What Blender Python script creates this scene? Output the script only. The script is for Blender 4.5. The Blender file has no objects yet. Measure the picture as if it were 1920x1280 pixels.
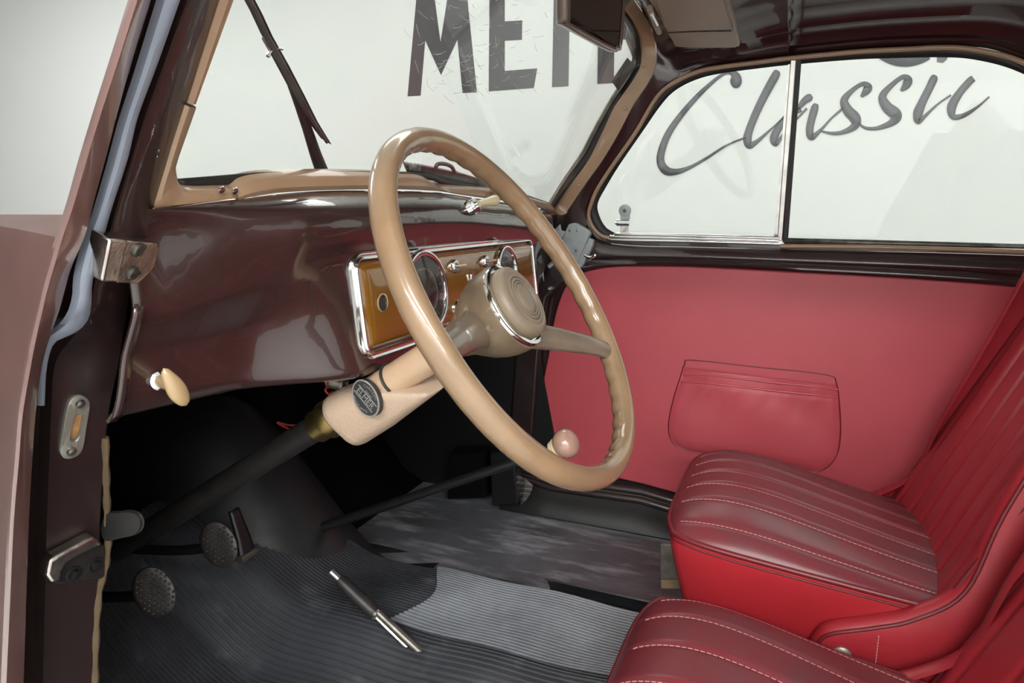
import bpy, bmesh, math, random
from mathutils import Vector, Matrix
random.seed(4)
S = bpy.context.scene
COL = S.collection
# ------------------------------------------------------------------ camera
CAM = Vector((-0.915, -0.262, 0.6916)); YAW = 0.3990; PITCH = 0.1899; FPX = 1280.0
FW = Vector((math.cos(PITCH)*math.cos(YAW), math.cos(PITCH)*math.sin(YAW), -math.sin(PITCH)))
RT = Vector((math.sin(YAW), -math.cos(YAW), 0.0)); UP = RT.cross(FW)
cd = bpy.data.cameras.new('camera'); cam = bpy.data.objects.new('camera', cd); COL.objects.link(cam)
cd.sensor_width = 36.0; cd.lens = FPX/1920*36; cd.clip_start = 0.01
M3 = Matrix((RT, UP, -FW)).transposed(); cam.matrix_world = Matrix.Translation(CAM) @ M3.to_4x4()
S.camera = cam
# ------------------------------------------------------------------ light
w = bpy.data.worlds.new('world'); S.world = w; w.use_nodes = True
w.node_tree.nodes['Background'].inputs[0].default_value = (0.9, 0.95, 1, 1)
w.node_tree.nodes['Background'].inputs[1].default_value = 0.15
def area(name, loc, sx, sy, power, col=(1, 0.985, 0.965), rot=(0, 0, 0)):
    l = bpy.data.lights.new(name, 'AREA'); l.shape = 'RECTANGLE'; l.size = sx; l.size_y = sy; l.energy = power; l.color = col
    o = bpy.data.objects.new(name, l); COL.objects.link(o); o.location = loc; o.rotation_euler = rot
    return o
GZ = -0.36; CZ = 2.75
ADDED_LIGHTS = [(-4.4, -3.2), (-4.4, -0.5), (-2.6, -1.8), (1.8, 1.2), (1.8, -1.8), (-3.4, 3.8), (1.2, 4.2)]  # unseen lights, added and placed to brighten the cabin and the wall
LPOW = [175, 205, 85, 28, 24, 45, 70]
for (lx, ly), pw in zip(ADDED_LIGHTS, LPOW):
    area('added_ceiling_light', (lx, ly, CZ-0.06), 0.6, 2.4, pw)
S.view_settings.view_transform = 'Standard'; S.view_settings.look = 'None'
S.view_settings.gamma = 1.0; S.view_settings.use_curve_mapping = False
S.view_settings.exposure = 0.0

# ------------------------------------------------------------------ helpers
def ray(px, py): return FW + RT*((px-960)/FPX) - UP*((py-640)/FPX)
def onp(px, py, p0, n):
    d = ray(px, py); n = Vector(n); p0 = Vector(p0); return CAM + d*(((p0-CAM).dot(n))/d.dot(n))
def onx(px, py, x): return onp(px, py, (x, 0, 0), (1, 0, 0))
def ony(px, py, y): return onp(px, py, (0, y, 0), (0, 1, 0))
def onz(px, py, z): return onp(px, py, (0, 0, z), (0, 0, 1))
WSN = Vector((0, 1, 0.6)).normalized(); WS0 = Vector((0, 0.237, 0.696))
def onw(px, py, off=0.0): return onp(px, py, WS0+WSN*off, WSN)       # windscreen plane; off>0 outside
DWN = Vector((1, 0, 0.19)).normalized(); DW0 = Vector((0.54, 0, 0.64))
def ond(px, py, off=0.0): return onp(px, py, DW0+DWN*off, DWN)       # leaning side window plane
def onw2(px, py, off=0.0):                                             # windscreen plane, bending onto the inner face of the leaning side
    p = onw(px, py, off); q = ond(px, py, -0.010+off*0.3); return q if p.x > q.x else p
def wpt(x, z, off=0.0): return Vector((x, 0.237-0.6*(z-0.696), z))+WSN*off
def cr(pts, n=8, closed=False):
    pts = [Vector(p) for p in pts]; out = []; m = len(pts)
    rng = range(m) if closed else range(m-1)
    for i in rng:
        p1 = pts[i]; p2 = pts[(i+1) % m]
        p0 = pts[(i-1) % m] if (closed or i > 0) else p1*2-p2
        p3 = pts[(i+2) % m] if (closed or i+2 < m) else p2*2-p1
        for k in range(n):
            t = k/n; t2 = t*t; t3 = t2*t
            out.append(0.5*((2*p1)+(p2-p0)*t+(2*p0-5*p1+4*p2-p3)*t2+(3*p1-p0-3*p2+p3)*t3))
    if not closed: out.append(pts[-1].copy())
    return out
def lerp1(x, tab):
    if x <= tab[0][0]: return tab[0][1]
    for (a, fa), (b, fb) in zip(tab, tab[1:]):
        if x <= b: return fa+(fb-fa)*(x-a)/(b-a)
    return tab[-1][1]
def sm(a, b, x):
    t = max(0, min(1, (x-a)/(b-a))); return t*t*(3-2*t)
def root(name, loc, label, cat, group=None):
    o = bpy.data.objects.new(name, None); COL.objects.link(o); o.location = loc; o.empty_display_size = 0.05
    o['label'] = label; o['category'] = cat
    if group: o['group'] = group
    return o
def mk(name, vs, fs, m, parent=None, smooth=True, **mods):
    me = bpy.data.meshes.new(name); me.from_pydata([tuple(v) for v in vs], [], fs); me.validate()
    bm = bmesh.new(); bm.from_mesh(me)
    if mods.pop('merge', True): bmesh.ops.remove_doubles(bm, verts=bm.verts, dist=1e-6)
    if mods.pop('recalc', True): bmesh.ops.recalc_face_normals(bm, faces=bm.faces)
    bm.to_mesh(me); bm.free()
    o = bpy.data.objects.new(name, me); COL.objects.link(o)
    if m is not None: me.materials.append(m)
    if smooth:
        for p in me.polygons: p.use_smooth = True
    if parent is not None:
        o.parent = parent
        if parent.parent is None: o.matrix_parent_inverse = Matrix.Translation(-parent.location)
    if 'solid' in mods:
        s = o.modifiers.new('solid', 'SOLIDIFY'); s.thickness = mods['solid']; s.offset = mods.get('soff', 0.0)
    if 'bevel' in mods:
        s = o.modifiers.new('bevel', 'BEVEL'); s.width = mods['bevel']; s.segments = mods.get('bseg', 3); s.limit_method = 'ANGLE'; s.angle_limit = math.radians(35)
    if 'sub' in mods:
        s = o.modifiers.new('sub', 'SUBSURF'); s.levels = mods['sub']; s.render_levels = mods['sub']
    if smooth and mods.get('auto', True):
        try:
            me.set_sharp_from_angle(angle=math.radians(mods.get('ang', 40)))
        except Exception: pass
    return o
def tag(o, label, cat, group=None):
    o['label'] = label; o['category'] = cat
    if group: o['group'] = group
    return o
def struct(o): o['kind'] = 'structure'; return o
def gridmesh(rows, closed_u=False, closed_v=False):
    nr = len(rows); nc = len(rows[0]); vs = [v for r in rows for v in r]; fs = []
    for i in range(nr if closed_u else nr-1):
        for j in range(nc if closed_v else nc-1):
            a = i*nc+j; b = i*nc+(j+1) % nc; c = ((i+1) % nr)*nc+(j+1) % nc; d = ((i+1) % nr)*nc+j
            fs.append((a, b, c, d))
    return vs, fs
def grid(name, rows, m, parent=None, **k): 
    vs, fs = gridmesh(rows); return mk(name, vs, fs, m, parent, **k)
def frames(path, closed=False):
    n = len(path); out = []; prev = None
    for i in range(n):
        a = path[(i-1) % n] if (closed or i > 0) else path[i]
        b = path[(i+1) % n] if (closed or i < n-1) else path[i]
        t = (b-a)
        t = t.normalized() if t.length > 1e-9 else Vector((0, 0, 1))
        if prev is None:
            h = Vector((0, 0, 1)) if abs(t.z) < 0.9 else Vector((1, 0, 0)); n1 = t.cross(h).normalized()
        else:
            n1 = (prev - t*prev.dot(t)); n1 = n1.normalized() if n1.length > 1e-6 else t.orthogonal().normalized()
        prev = n1; out.append((t, n1, t.cross(n1)))
    return out
def tubemesh(path, r, n=12, closed=False, caps=True, flat=None):
    path = [Vector(p) for p in path]; fr = frames(path, closed); rows = []
    for i, (p, (t, a, b)) in enumerate(zip(path, fr)):
        rr = r[i] if isinstance(r, (list, tuple)) else r
        rows.append([p + a*(rr*math.cos(2*math.pi*k/n)) + b*(rr*math.sin(2*math.pi*k/n)) for k in range(n)])
    vs, fs = gridmesh(rows, closed_u=closed, closed_v=True)
    if not closed and caps:
        fs.append(tuple(range(n-1, -1, -1))); L = (len(rows)-1)*n; fs.append(tuple(L+k for k in range(n)))
    return vs, fs
def tube(name, path, r, m, parent=None, n=12, closed=False, **k):
    vs, fs = tubemesh(path, r, n, closed); return mk(name, vs, fs, m, parent, **k)
def join(*parts):
    V = []; Fc = []
    for vs, fs in parts:
        o = len(V); V += list(vs); Fc += [tuple(i+o for i in f) for f in fs]
    return V, Fc
def lathemesh(o, ax, prof, n=40, u=None):
    o = Vector(o); ax = Vector(ax).normalized(); u = u or ax.orthogonal().normalized(); v = ax.cross(u); rows = []
    for r, h in prof:
        r = max(r, 1e-5)
        rows.append([o+ax*h+u*(r*math.cos(2*math.pi*k/n))+v*(r*math.sin(2*math.pi*k/n)) for k in range(n)])
    vs, fs = gridmesh(rows, closed_v=True)
    fs.append(tuple(range(n))); L = (len(rows)-1)*n; fs.append(tuple(L+k for k in range(n)))
    return vs, fs
def lathe(name, o, ax, prof, m, parent=None, n=40, **k):
    vs, fs = lathemesh(o, ax, prof, n); return mk(name, vs, fs, m, parent, **k)
def slab(name, pts, nrm, th, m, parent=None, **k):
    # flat outline with thickness th along nrm (both ways from pts to pts+nrm*th)
    pts = [Vector(p) for p in pts]; nv = Vector(nrm).normalized()*th; n = len(pts)
    vs = pts+[p+nv for p in pts]; fs = [tuple(range(n)), tuple(range(2*n-1, n-1, -1))]
    fs += [(i, (i+1) % n, n+(i+1) % n, n+i) for i in range(n)]
    return mk(name, vs, fs, m, parent, **k)
def boxmesh(c, ax, ay, az, hx, hy, hz):
    c = Vector(c); ax, ay, az = [Vector(a).normalized() for a in (ax, ay, az)]
    vs = [c+ax*(sx*hx)+ay*(sy*hy)+az*(sz*hz) for sz in (-1, 1) for sy in (-1, 1) for sx in (-1, 1)]
    fs = [(0, 1, 3, 2), (4, 6, 7, 5), (0, 4, 5, 1), (2, 3, 7, 6), (0, 2, 6, 4), (1, 5, 7, 3)]
    return vs, fs
def box(name, lo, hi, m, parent=None, **k):
    lo = Vector(lo); hi = Vector(hi); c = (lo+hi)/2; h = (hi-lo)/2
    vs, fs = boxmesh(c, (1, 0, 0), (0, 1, 0), (0, 0, 1), h.x, h.y, h.z); return mk(name, vs, fs, m, parent, **k)
def ribbon(name, A, B, m, parent=None, th=0.004, **k):
    rows = [[a, b] for a, b in zip(A, B)]
    return grid(name, rows, m, parent, solid=th, **k)
def band(name, path, wid, nrm, m, parent=None, prof=((-.5, 0), (-.35, 1), (.35, 1), (.5, 0)), h=0.004, closed=False, **k):
    # strip of given width lying on a plane with normal nrm, cross-section prof (w,h)
    path = [Vector(p) for p in path]; nrm = Vector(nrm).normalized(); n = len(path); rows = []
    for i, p in enumerate(path):
        a = path[(i-1) % n] if (closed or i > 0) else p
        b = path[(i+1) % n] if (closed or i < n-1) else p
        t = (b-a).normalized(); s = t.cross(nrm).normalized(); wd = wid[i] if isinstance(wid, (list, tuple)) else wid
        rows.append([p+s*(wd*u)+nrm*(h*v) for u, v in prof])
    vs, fs = gridmesh(rows, closed_u=closed)
    return mk(name, vs, fs, m, parent, **k)

# ------------------------------------------------------------------ materials
def mat(name, col, rough=0.5, metal=0.0, coat=0.0, spec=0.5, noise=None, bump=None, wear=None):
    m = bpy.data.materials.new(name); m.use_nodes = True; nt = m.node_tree; b = nt.nodes['Principled BSDF']
    b.inputs['Base Color'].default_value = (*col, 1); b.inputs['Roughness'].default_value = rough
    b.inputs['Metallic'].default_value = metal; b.inputs['Coat Weight'].default_value = coat; b.inputs['Coat Roughness'].default_value = 0.03
    b.inputs['Specular IOR Level'].default_value = spec
    tc = nt.nodes.new('ShaderNodeTexCoord')
    if noise:   # (scale, amount, stretch)
        sc, amt = noise[0], noise[1]
        n = nt.nodes.new('ShaderNodeTexNoise'); n.inputs['Scale'].default_value = sc; n.inputs['Detail'].default_value = 6
        mp = nt.nodes.new('ShaderNodeMapping'); nt.links.new(tc.outputs['Object'], mp.inputs['Vector']); nt.links.new(mp.outputs['Vector'], n.inputs['Vector'])
        if len(noise) > 2: mp.inputs['Scale'].default_value = noise[2]
        r = nt.nodes.new('ShaderNodeMapRange'); r.inputs['From Min'].default_value = 0.3; r.inputs['From Max'].default_value = 0.7
        r.inputs['To Min'].default_value = 1-amt; r.inputs['To Max'].default_value = 1+amt
        nt.links.new(n.outputs['Fac'], r.inputs['Value'])
        mx = nt.nodes.new('ShaderNodeMix'); mx.data_type = 'RGBA'; mx.blend_type = 'MULTIPLY'; mx.inputs['Factor'].default_value = 1
        mx.inputs['A'].default_value = (*col, 1); nt.links.new(r.outputs['Result'], mx.inputs['B'])
        out = mx.outputs['Result']
        if wear:   # (colour, scale, threshold, width)
            n2 = nt.nodes.new('ShaderNodeTexNoise'); n2.inputs['Scale'].default_value = wear[1]; n2.inputs['Detail'].default_value = 8; n2.inputs['Roughness'].default_value = 0.65
            mp2 = nt.nodes.new('ShaderNodeMapping'); nt.links.new(tc.outputs['Object'], mp2.inputs['Vector']); nt.links.new(mp2.outputs['Vector'], n2.inputs['Vector'])
            if len(wear) > 4: mp2.inputs['Scale'].default_value = wear[4]
            r2 = nt.nodes.new('ShaderNodeMapRange'); r2.inputs['From Min'].default_value = wear[2]; r2.inputs['From Max'].default_value = wear[2]+wear[3]
            nt.links.new(n2.outputs['Fac'], r2.inputs['Value'])
            m2 = nt.nodes.new('ShaderNodeMix'); m2.data_type = 'RGBA'; nt.links.new(r2.outputs['Result'], m2.inputs['Factor'])
            nt.links.new(out, m2.inputs['A']); m2.inputs['B'].default_value = (*wear[0], 1); out = m2.outputs['Result']
        nt.links.new(out, b.inputs['Base Color'])
    if bump:    # (scale, strength, distance)
        n = nt.nodes.new('ShaderNodeTexNoise'); n.inputs['Scale'].default_value = bump[0]; n.inputs['Detail'].default_value = 3
        nt.links.new(tc.outputs['Object'], n.inputs['Vector'])
        bp = nt.nodes.new('ShaderNodeBump'); bp.inputs['Strength'].default_value = bump[1]; bp.inputs['Distance'].default_value = bump[2]
        nt.links.new(n.outputs['Fac'], bp.inputs['Height']); nt.links.new(bp.outputs['Normal'], b.inputs['Normal'])
        if coat: nt.links.new(bp.outputs['Normal'], b.inputs['Coat Normal'])
    return m
def glass_mat(name, tint, ior=1.45, rough=0.0):
    m = bpy.data.materials.new(name); m.use_nodes = True; nt = m.node_tree; nt.nodes.clear()
    o = nt.nodes.new('ShaderNodeOutputMaterial'); t = nt.nodes.new('ShaderNodeBsdfTransparent'); t.inputs[0].default_value = (*tint, 1)
    g = nt.nodes.new('ShaderNodeBsdfGlossy'); g.inputs['Roughness'].default_value = rough
    lw = nt.nodes.new('ShaderNodeLayerWeight'); lw.inputs['Blend'].default_value = 0.5
    pw = nt.nodes.new('ShaderNodeMath'); pw.operation = 'POWER'; pw.inputs[1].default_value = 5.0; nt.links.new(lw.outputs['Facing'], pw.inputs[0])
    f = nt.nodes.new('ShaderNodeMath'); f.operation = 'MULTIPLY_ADD'; f.inputs[1].default_value = 0.9; f.inputs[2].default_value = 0.03; nt.links.new(pw.outputs[0], f.inputs[0])
    x = nt.nodes.new('ShaderNodeMixShader'); nt.links.new(f.outputs[0], x.inputs[0]); nt.links.new(t.outputs[0], x.inputs[1]); nt.links.new(g.outputs[0], x.inputs[2]); nt.links.new(x.outputs[0], o.inputs[0])
    return m
def emis(name, col, st):
    m = bpy.data.materials.new(name); m.use_nodes = True; b = m.node_tree.nodes['Principled BSDF']
    b.inputs['Emission Color'].default_value = (*col, 1); b.inputs['Emission Strength'].default_value = st; return m
M = dict(
    wall=mat('wall_paint', (0.68, 0.70, 0.69), 0.6, noise=(1.5, 0.012)),
    floor=mat('showroom_floor_paint', (0.55, 0.55, 0.54), 0.35, noise=(3, 0.05)),
    ceil=mat('ceiling_paint', (0.75, 0.75, 0.73), 0.8),
    letter=mat('dark_letter_vinyl', (0.055, 0.05, 0.056), 0.5, noise=(6, 0.1)),
    script=mat('grey_script_vinyl', (0.085, 0.09, 0.102), 0.5, noise=(6, 0.08)),
    maroon=mat('maroon_gloss_paint', (0.028, 0.010, 0.0105), 0.28, coat=1.0, bump=(9, 0.12, 0.004)),
    dash=mat('maroon_dash_paint', (0.038, 0.0175, 0.016), 0.25, coat=1.0, bump=(14, 0.22, 0.005)),
    jamb=mat('maroon_jamb_paint', (0.020, 0.0095, 0.009), 0.4, coat=0.5, noise=(10, 0.15), bump=(60, 0.12, 0.002)),
    ext=mat('lightened_body_paint', (0.20, 0.10, 0.088), 0.3, coat=1.0, noise=(20, 0.1)),  # exterior body paint, paler and pinker to carry light reflected off it
    beige=mat('tan_trim_paint', (0.39, 0.245, 0.15), 0.32, coat=0.4, noise=(14, 0.08), bump=(120, 0.05, 0.001)),
    rim=mat('tan_wheel_bakelite', (0.265, 0.170, 0.098), 0.25, coat=0.6, noise=(22, 0.10), bump=(90, 0.04, 0.001)),
    hub=mat('worn_taupe_hub', (0.165, 0.118, 0.075), 0.36, noise=(30, 0.25), wear=((0.33, 0.26, 0.165), 55, 0.60, 0.08), bump=(140, 0.08, 0.001)),
    spoke=mat('worn_taupe_spoke', (0.160, 0.122, 0.090), 0.30, coat=0.4, noise=(26, 0.18)),
    taupe=mat('taupe_button', (0.205, 0.160, 0.112), 0.42, noise=(30, 0.1)),
    column=mat('cream_column_paint', (0.50, 0.34, 0.22), 0.4, coat=0.3, noise=(30, 0.06)),
    lockb=mat('crinkle_beige_paint', (0.46, 0.34, 0.25), 0.5, bump=(260, 0.5, 0.002)),
    ivory=mat('ivory_plastic', (0.42, 0.29, 0.15), 0.3, coat=0.5, noise=(25, 0.08)),
    pale=mat('pale_ivory_plastic', (0.66, 0.58, 0.36), 0.3, coat=0.4),
    orange=mat('amber_gloss_enamel', (0.215, 0.090, 0.008), 0.16, coat=1.0, noise=(5, 0.08)),
    chrome=mat('chrome', (0.78, 0.78, 0.77), 0.08, 1.0, bump=(30, 0.05, 0.001)),
    dullchrome=mat('dull_chrome', (0.58, 0.57, 0.55), 0.28, 1.0, noise=(40, 0.15)),
    pitted=mat('pitted_chrome', (0.60, 0.57, 0.52), 0.25, 1.0, noise=(45, 0.35), bump=(90, 0.35, 0.002)),
    steel=mat('dark_steel', (0.16, 0.15, 0.13), 0.38, 0.8, noise=(60, 0.3)),
    zinc=mat('grey_zinc_paint', (0.46, 0.51, 0.52), 0.45, 0.2, noise=(40, 0.08)),
    pedal=mat('black_iron', (0.022, 0.02, 0.019), 0.42, 0.3, noise=(60, 0.3)),
    black=mat('black_paint', (0.008, 0.008, 0.009), 0.4),
    rubber=mat('black_rubber', (0.018, 0.018, 0.018), 0.5),
    blackvinyl=mat('worn_black_vinyl', (0.10, 0.106, 0.117), 0.5, noise=(7, 0.3), wear=((0.32, 0.335, 0.36), 9, 0.50, 0.22, (3.2, 0.7, 1)), bump=(40, 0.2, 0.004)),
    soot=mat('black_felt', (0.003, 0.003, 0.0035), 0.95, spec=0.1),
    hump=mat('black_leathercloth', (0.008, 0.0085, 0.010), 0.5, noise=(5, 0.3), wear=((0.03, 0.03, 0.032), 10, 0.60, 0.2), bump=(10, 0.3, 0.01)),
    matwornlit=mat('worn_lit_ribbed_rubber', (0.15, 0.162, 0.18), 0.36, noise=(9, 0.3), wear=((0.19, 0.205, 0.225), 14, 0.55, 0.2), bump=(150, 0.1, 0.001)),  # worn tunnel patch, colour also raised for the stronger light there
    mat=mat('ribbed_rubber_mat', (0.030, 0.032, 0.037), 0.36, noise=(9, 0.35), wear=((0.075, 0.08, 0.09), 14, 0.56, 0.2), bump=(150, 0.1, 0.001)),  # base colour darkened to carry the shade of the driver footwell
    red=mat('red_door_vinyl', (0.53, 0.078, 0.098), 0.42, noise=(6, 0.06), bump=(420, 0.06, 0.0006)),
    redseat=mat('worn_red_leather', (0.19, 0.028, 0.036), 0.36, noise=(5, 0.12), wear=((0.13, 0.045, 0.052), 5, 0.44, 0.2), bump=(300, 0.10, 0.0008)),
    redside=mat('bright_red_leather', (0.38, 0.020, 0.028), 0.36, noise=(6, 0.08), bump=(300, 0.08, 0.0008)),
    redwing=mat('red_leather_wing', (0.36, 0.024, 0.034), 0.34, noise=(6, 0.08), bump=(300, 0.08, 0.0008)),
    redpipe=mat('dark_red_piping', (0.16, 0.014, 0.02), 0.35),
    thread=mat('pink_thread', (0.62, 0.26, 0.26), 0.7),
    seal=mat('grey_blue_rubber_seal', (0.29, 0.325, 0.40), 0.45, noise=(14, 0.06)),
    felt=mat('brown_felt_edge', (0.11, 0.075, 0.04), 0.8, noise=(40, 0.3)),
    visor=mat('taupe_visor_vinyl', (0.30, 0.23, 0.175), 0.5, noise=(20, 0.05)),
    casebrown=mat('brown_mirror_case', (0.13, 0.08, 0.055), 0.3, coat=0.5, noise=(20, 0.1)),
    mirror=mat('mirror_glass', (0.16, 0.14, 0.13), 0.05, 1.0),
    dial=mat('dark_dial_face', (0.035, 0.022, 0.020), 0.35),
    dialmark=mat('pale_dial_marks', (0.35, 0.28, 0.25), 0.5),
    knob=mat('rose_beige_knob', (0.42, 0.25, 0.19), 0.22, coat=0.8, noise=(25, 0.08)),
    brass=mat('brass', (0.26, 0.19, 0.07), 0.35, 1.0),
    plate=mat('grey_plate', (0.30, 0.29, 0.25), 0.4, 0.5, noise=(25, 0.1)),
    rust=mat('rusty_lining', (0.35, 0.18, 0.07), 0.8, noise=(60, 0.4)),
    wire=mat('red_wire', (0.30, 0.03, 0.02), 0.5),
    scratch=mat('glass_scratch', (0.75, 0.77, 0.75), 0.6),
    sticker=mat('grey_sticker', (0.16, 0.165, 0.15), 0.5),
    badge=mat('badge_silver', (0.62, 0.62, 0.60), 0.3, 0.7),
    badgedark=mat('badge_black', (0.03, 0.03, 0.03), 0.4),
    glass=glass_mat('clear_window_glass', (0.95, 0.965, 0.95)),
    dialglass=glass_mat('dial_glass', (0.9, 0.9, 0.9)),
    lamp=emis('lamp_diffuser', (1, 0.98, 0.95), 4.0),
)
#@@SETTING
# ------------------------------------------------------------------ showroom
WX = 3.0
struct(mk('floor', *boxmesh((0, 1, GZ-0.05), (1, 0, 0), (0, 1, 0), (0, 0, 1), 5.2, 9, 0.05), M['floor'], smooth=False))
ceil_o = struct(mk('ceiling', *boxmesh((0, 1, CZ+0.05), (1, 0, 0), (0, 1, 0), (0, 0, 1), 5.2, 9, 0.05), M['ceil'], smooth=False))
wall_r = struct(mk('wall_right', *boxmesh((WX+0.05, 1, (GZ+CZ)/2), (1, 0, 0), (0, 1, 0), (0, 0, 1), 0.05, 9, (CZ-GZ)/2), M['wall'], smooth=False))
struct(mk('wall_left', *boxmesh((-5.05, 1, (GZ+CZ)/2), (1, 0, 0), (0, 1, 0), (0, 0, 1), 0.05, 9, (CZ-GZ)/2), M['wall'], smooth=False))
struct(mk('wall_front', *boxmesh((0, 10.05, (GZ+CZ)/2), (1, 0, 0), (0, 1, 0), (0, 0, 1), 5.2, 0.05, (CZ-GZ)/2), M['wall'], smooth=False))
struct(mk('wall_back', *boxmesh((0, -5.05, (GZ+CZ)/2), (1, 0, 0), (0, 1, 0), (0, 0, 1), 5.2, 0.05, (CZ-GZ)/2), M['wall'], smooth=False))
# trays added round the unseen ceiling lights
for i, (lx, ly) in enumerate(ADDED_LIGHTS):
    box('added_light_tray', (lx-0.33, ly-1.23, CZ-0.05), (lx+0.33, ly+1.23, CZ), M['ceil'], ceil_o, smooth=False, bevel=0.006)
# lettering on the wall
def onwall(px, py): return onx(px, py, WX-0.003)
def letter(polys, m=M['letter']):
    for P in polys:
        slab('letter', [onwall(*p) for p in P], (1, 0, 0), 0.003, m, wall_r, smooth=False)
def zc(pts): return [(660+x/3.2, y/3.2) for x, y in pts]       # pixel measurements taken on an enlarged crop
letter([zc([(333, 577), (410, 572), (438, 240), (533, 448), (632, 235), (663, 557), (748, 552), (672, -190), (600, -190), (530, 258), (470, -190), (402, -190)])])
letter([zc([(820, 547), (1090, 527), (1110, 410), (915, 425), (915, 243), (1018, 238), (1020, 122), (915, 128), (915, -75), (1100, -85), (1100, -195), (826, -190)])])
letter([zc([(1200, 522), (1298, 517), (1308, -95), (1395, -100), (1395, -205), (1125, -195), (1125, -88), (1212, -92)])])
letter([zc([(1472, 503), (1570, 497), (1574, 240), (1640, 235), (1740, 488), (1850, 480), (1730, 200), (1800, 100), (1800, -100), (1740, -200), (1480, -200)])])
def ring(px, py, rx, ry, tk, a0=0, a1=360):
    n = 40; A = []; B = []
    for k in range(n+1):
        a = math.radians(a0+(a1-a0)*k/n)
        A.append(onwall(px+rx*math.cos(a), py+ry*math.sin(a))); B.append(onwall(px+(rx-tk)*math.cos(a), py+(ry-tk)*math.sin(a)))
    grid('letter', [[a, b] for a, b in zip(A, B)], M['script'], wall_r, solid=0.003)
ring(1697, 15, 95, 110, 42, 60, 210)
letter([[(1768, 118), (1775, 112), (1800, 60), (1835, -80), (1790, -80), (1757, 60), (1757, 116)]], M['script'])
def script(pts):
    P = cr([Vector((x, y, w)) for x, y, w in pts], 7); rows = []
    for i, p in enumerate(P):
        a = P[max(i-1, 0)]; b = P[min(i+1, len(P)-1)]; t = Vector((b.x-a.x, b.y-a.y)); t = t.normalized() if t.length else Vector((1, 0)); n = Vector((-t.y, t.x))
        hw = p.z/2; rows.append([onwall(1230+(p.x+n.x*hw)/3.2, (p.y+n.y*hw)/3.2), onwall(1230+(p.x-n.x*hw)/3.2, (p.y-n.y*hw)/3.2)])
    # rounded ends
    grid('letter', rows, M['script'], wall_r, solid=0.003)
script([(478, 528, 20), (479, 515, 50), (480, 490, 68), (478, 462, 62), (462, 440, 38), (430, 436, 17), (385, 456, 18), (330, 500, 22), (250, 575, 28), (150, 690, 34), (75, 800, 40), (35, 900, 44), (28, 970, 48), (60, 1022, 52), (120, 1030, 36), (200, 1005, 22), (300, 950, 16), (400, 885, 12), (470, 850, 10), (540, 825, 12)])
script([(732, 424, 24), (726, 434, 42), (712, 462, 50), (685, 510, 50), (640, 595, 48), (595, 690, 46), (560, 780, 46), (548, 835, 52), (562, 872, 42), (610, 845, 24), (690, 775, 12), (760, 712, 11), (850, 650, 26), (890, 606, 40), (920, 585, 46), (936, 575, 24)])
script([(870, 655, 30), (800, 690, 42), (735, 770, 46), (708, 830, 50), (722, 862, 30), (770, 800, 16), (830, 730, 12), (905, 650, 14)])
script([(962, 622, 24), (952, 650, 46), (930, 730, 46), (922, 785, 46), (935, 822, 40), (990, 778, 18), (1050, 712, 12), (1120, 650, 14)])
script([(1232, 580, 16), (1262, 545, 48), (1272, 520, 48), (1240, 503, 26), (1180, 540, 28), (1130, 600, 46), (1150, 660, 62), (1195, 710, 68), (1192, 755, 48), (1130, 790, 28), (1060, 800, 20), (985, 785, 8)])
script([(1470, 545, 16), (1502, 510, 50), (1512, 478, 50), (1480, 462, 28), (1420, 505, 30), (1360, 575, 46), (1385, 640, 66), (1440, 690, 72), (1415, 735, 44), (1330, 768, 24), (1260, 768, 18), (1215, 740, 10)])
script([(1678, 452, 22), (1668, 470, 46), (1640, 530, 48), (1600, 610, 50), (1572, 680, 58), (1575, 728, 36), (1620, 690, 20), (1690, 625, 12), (1770, 570, 12)])
script([(1905, 470, 40), (1880, 490, 44), (1820, 560, 46), (1775, 640, 56), (1785, 700, 36), (1850, 690, 26), (1930, 640, 14), (2000, 580, 10)])
#@@BODY
# ------------------------------------------------------------------ car body
body = root('car_shell', (0, 0, GZ), 'dark maroon painted metal shell of the small vintage car around the cabin', 'car shell'); body['kind'] = 'structure'
box('floor_pan', (-0.53, -1.2, -0.03), (0.56, 0.64, 0.0), M['blackvinyl'], body, smooth=False)
def xs(a, b, n): return [a+(b-a)*i/(n-1) for i in range(n)]
# toe board and bulkhead in front of the feet
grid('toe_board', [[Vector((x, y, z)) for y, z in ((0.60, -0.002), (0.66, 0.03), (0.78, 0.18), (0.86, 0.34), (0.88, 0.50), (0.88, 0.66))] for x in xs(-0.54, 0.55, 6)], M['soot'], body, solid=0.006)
# side kick panels
slab('kick_panel', [(0.535, 0.20, -0.03), (0.535, 0.88, -0.03), (0.535, 0.88, 0.66), (0.535, 0.25, 0.68), (0.535, 0.30, 0.45)], (1, 0, 0), 0.01, M['black'], body, smooth=False)
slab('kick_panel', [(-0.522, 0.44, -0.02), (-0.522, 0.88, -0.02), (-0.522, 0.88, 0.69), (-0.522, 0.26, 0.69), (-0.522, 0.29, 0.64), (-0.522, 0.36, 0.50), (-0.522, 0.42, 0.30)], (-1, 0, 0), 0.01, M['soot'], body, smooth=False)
# black bag-like liner along passenger kick panel, lower post
slab('hinge_post', [onx(1024, 560, 0.525), onx(1012, 640, 0.525), onx(1004, 740, 0.525), onx(996, 850, 0.525), onx(1006, 905, 0.525), onx(960, 905, 0.525), onx(955, 800, 0.525), onx(965, 660, 0.525), onx(992, 500, 0.525), onx(1030, 470, 0.525), onx(1062, 480, 0.525), onx(1085, 505, 0.525), onx(1050, 535, 0.525)], (1, 0, 0), 0.02, M['jamb'], body, bevel=0.006)
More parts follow.
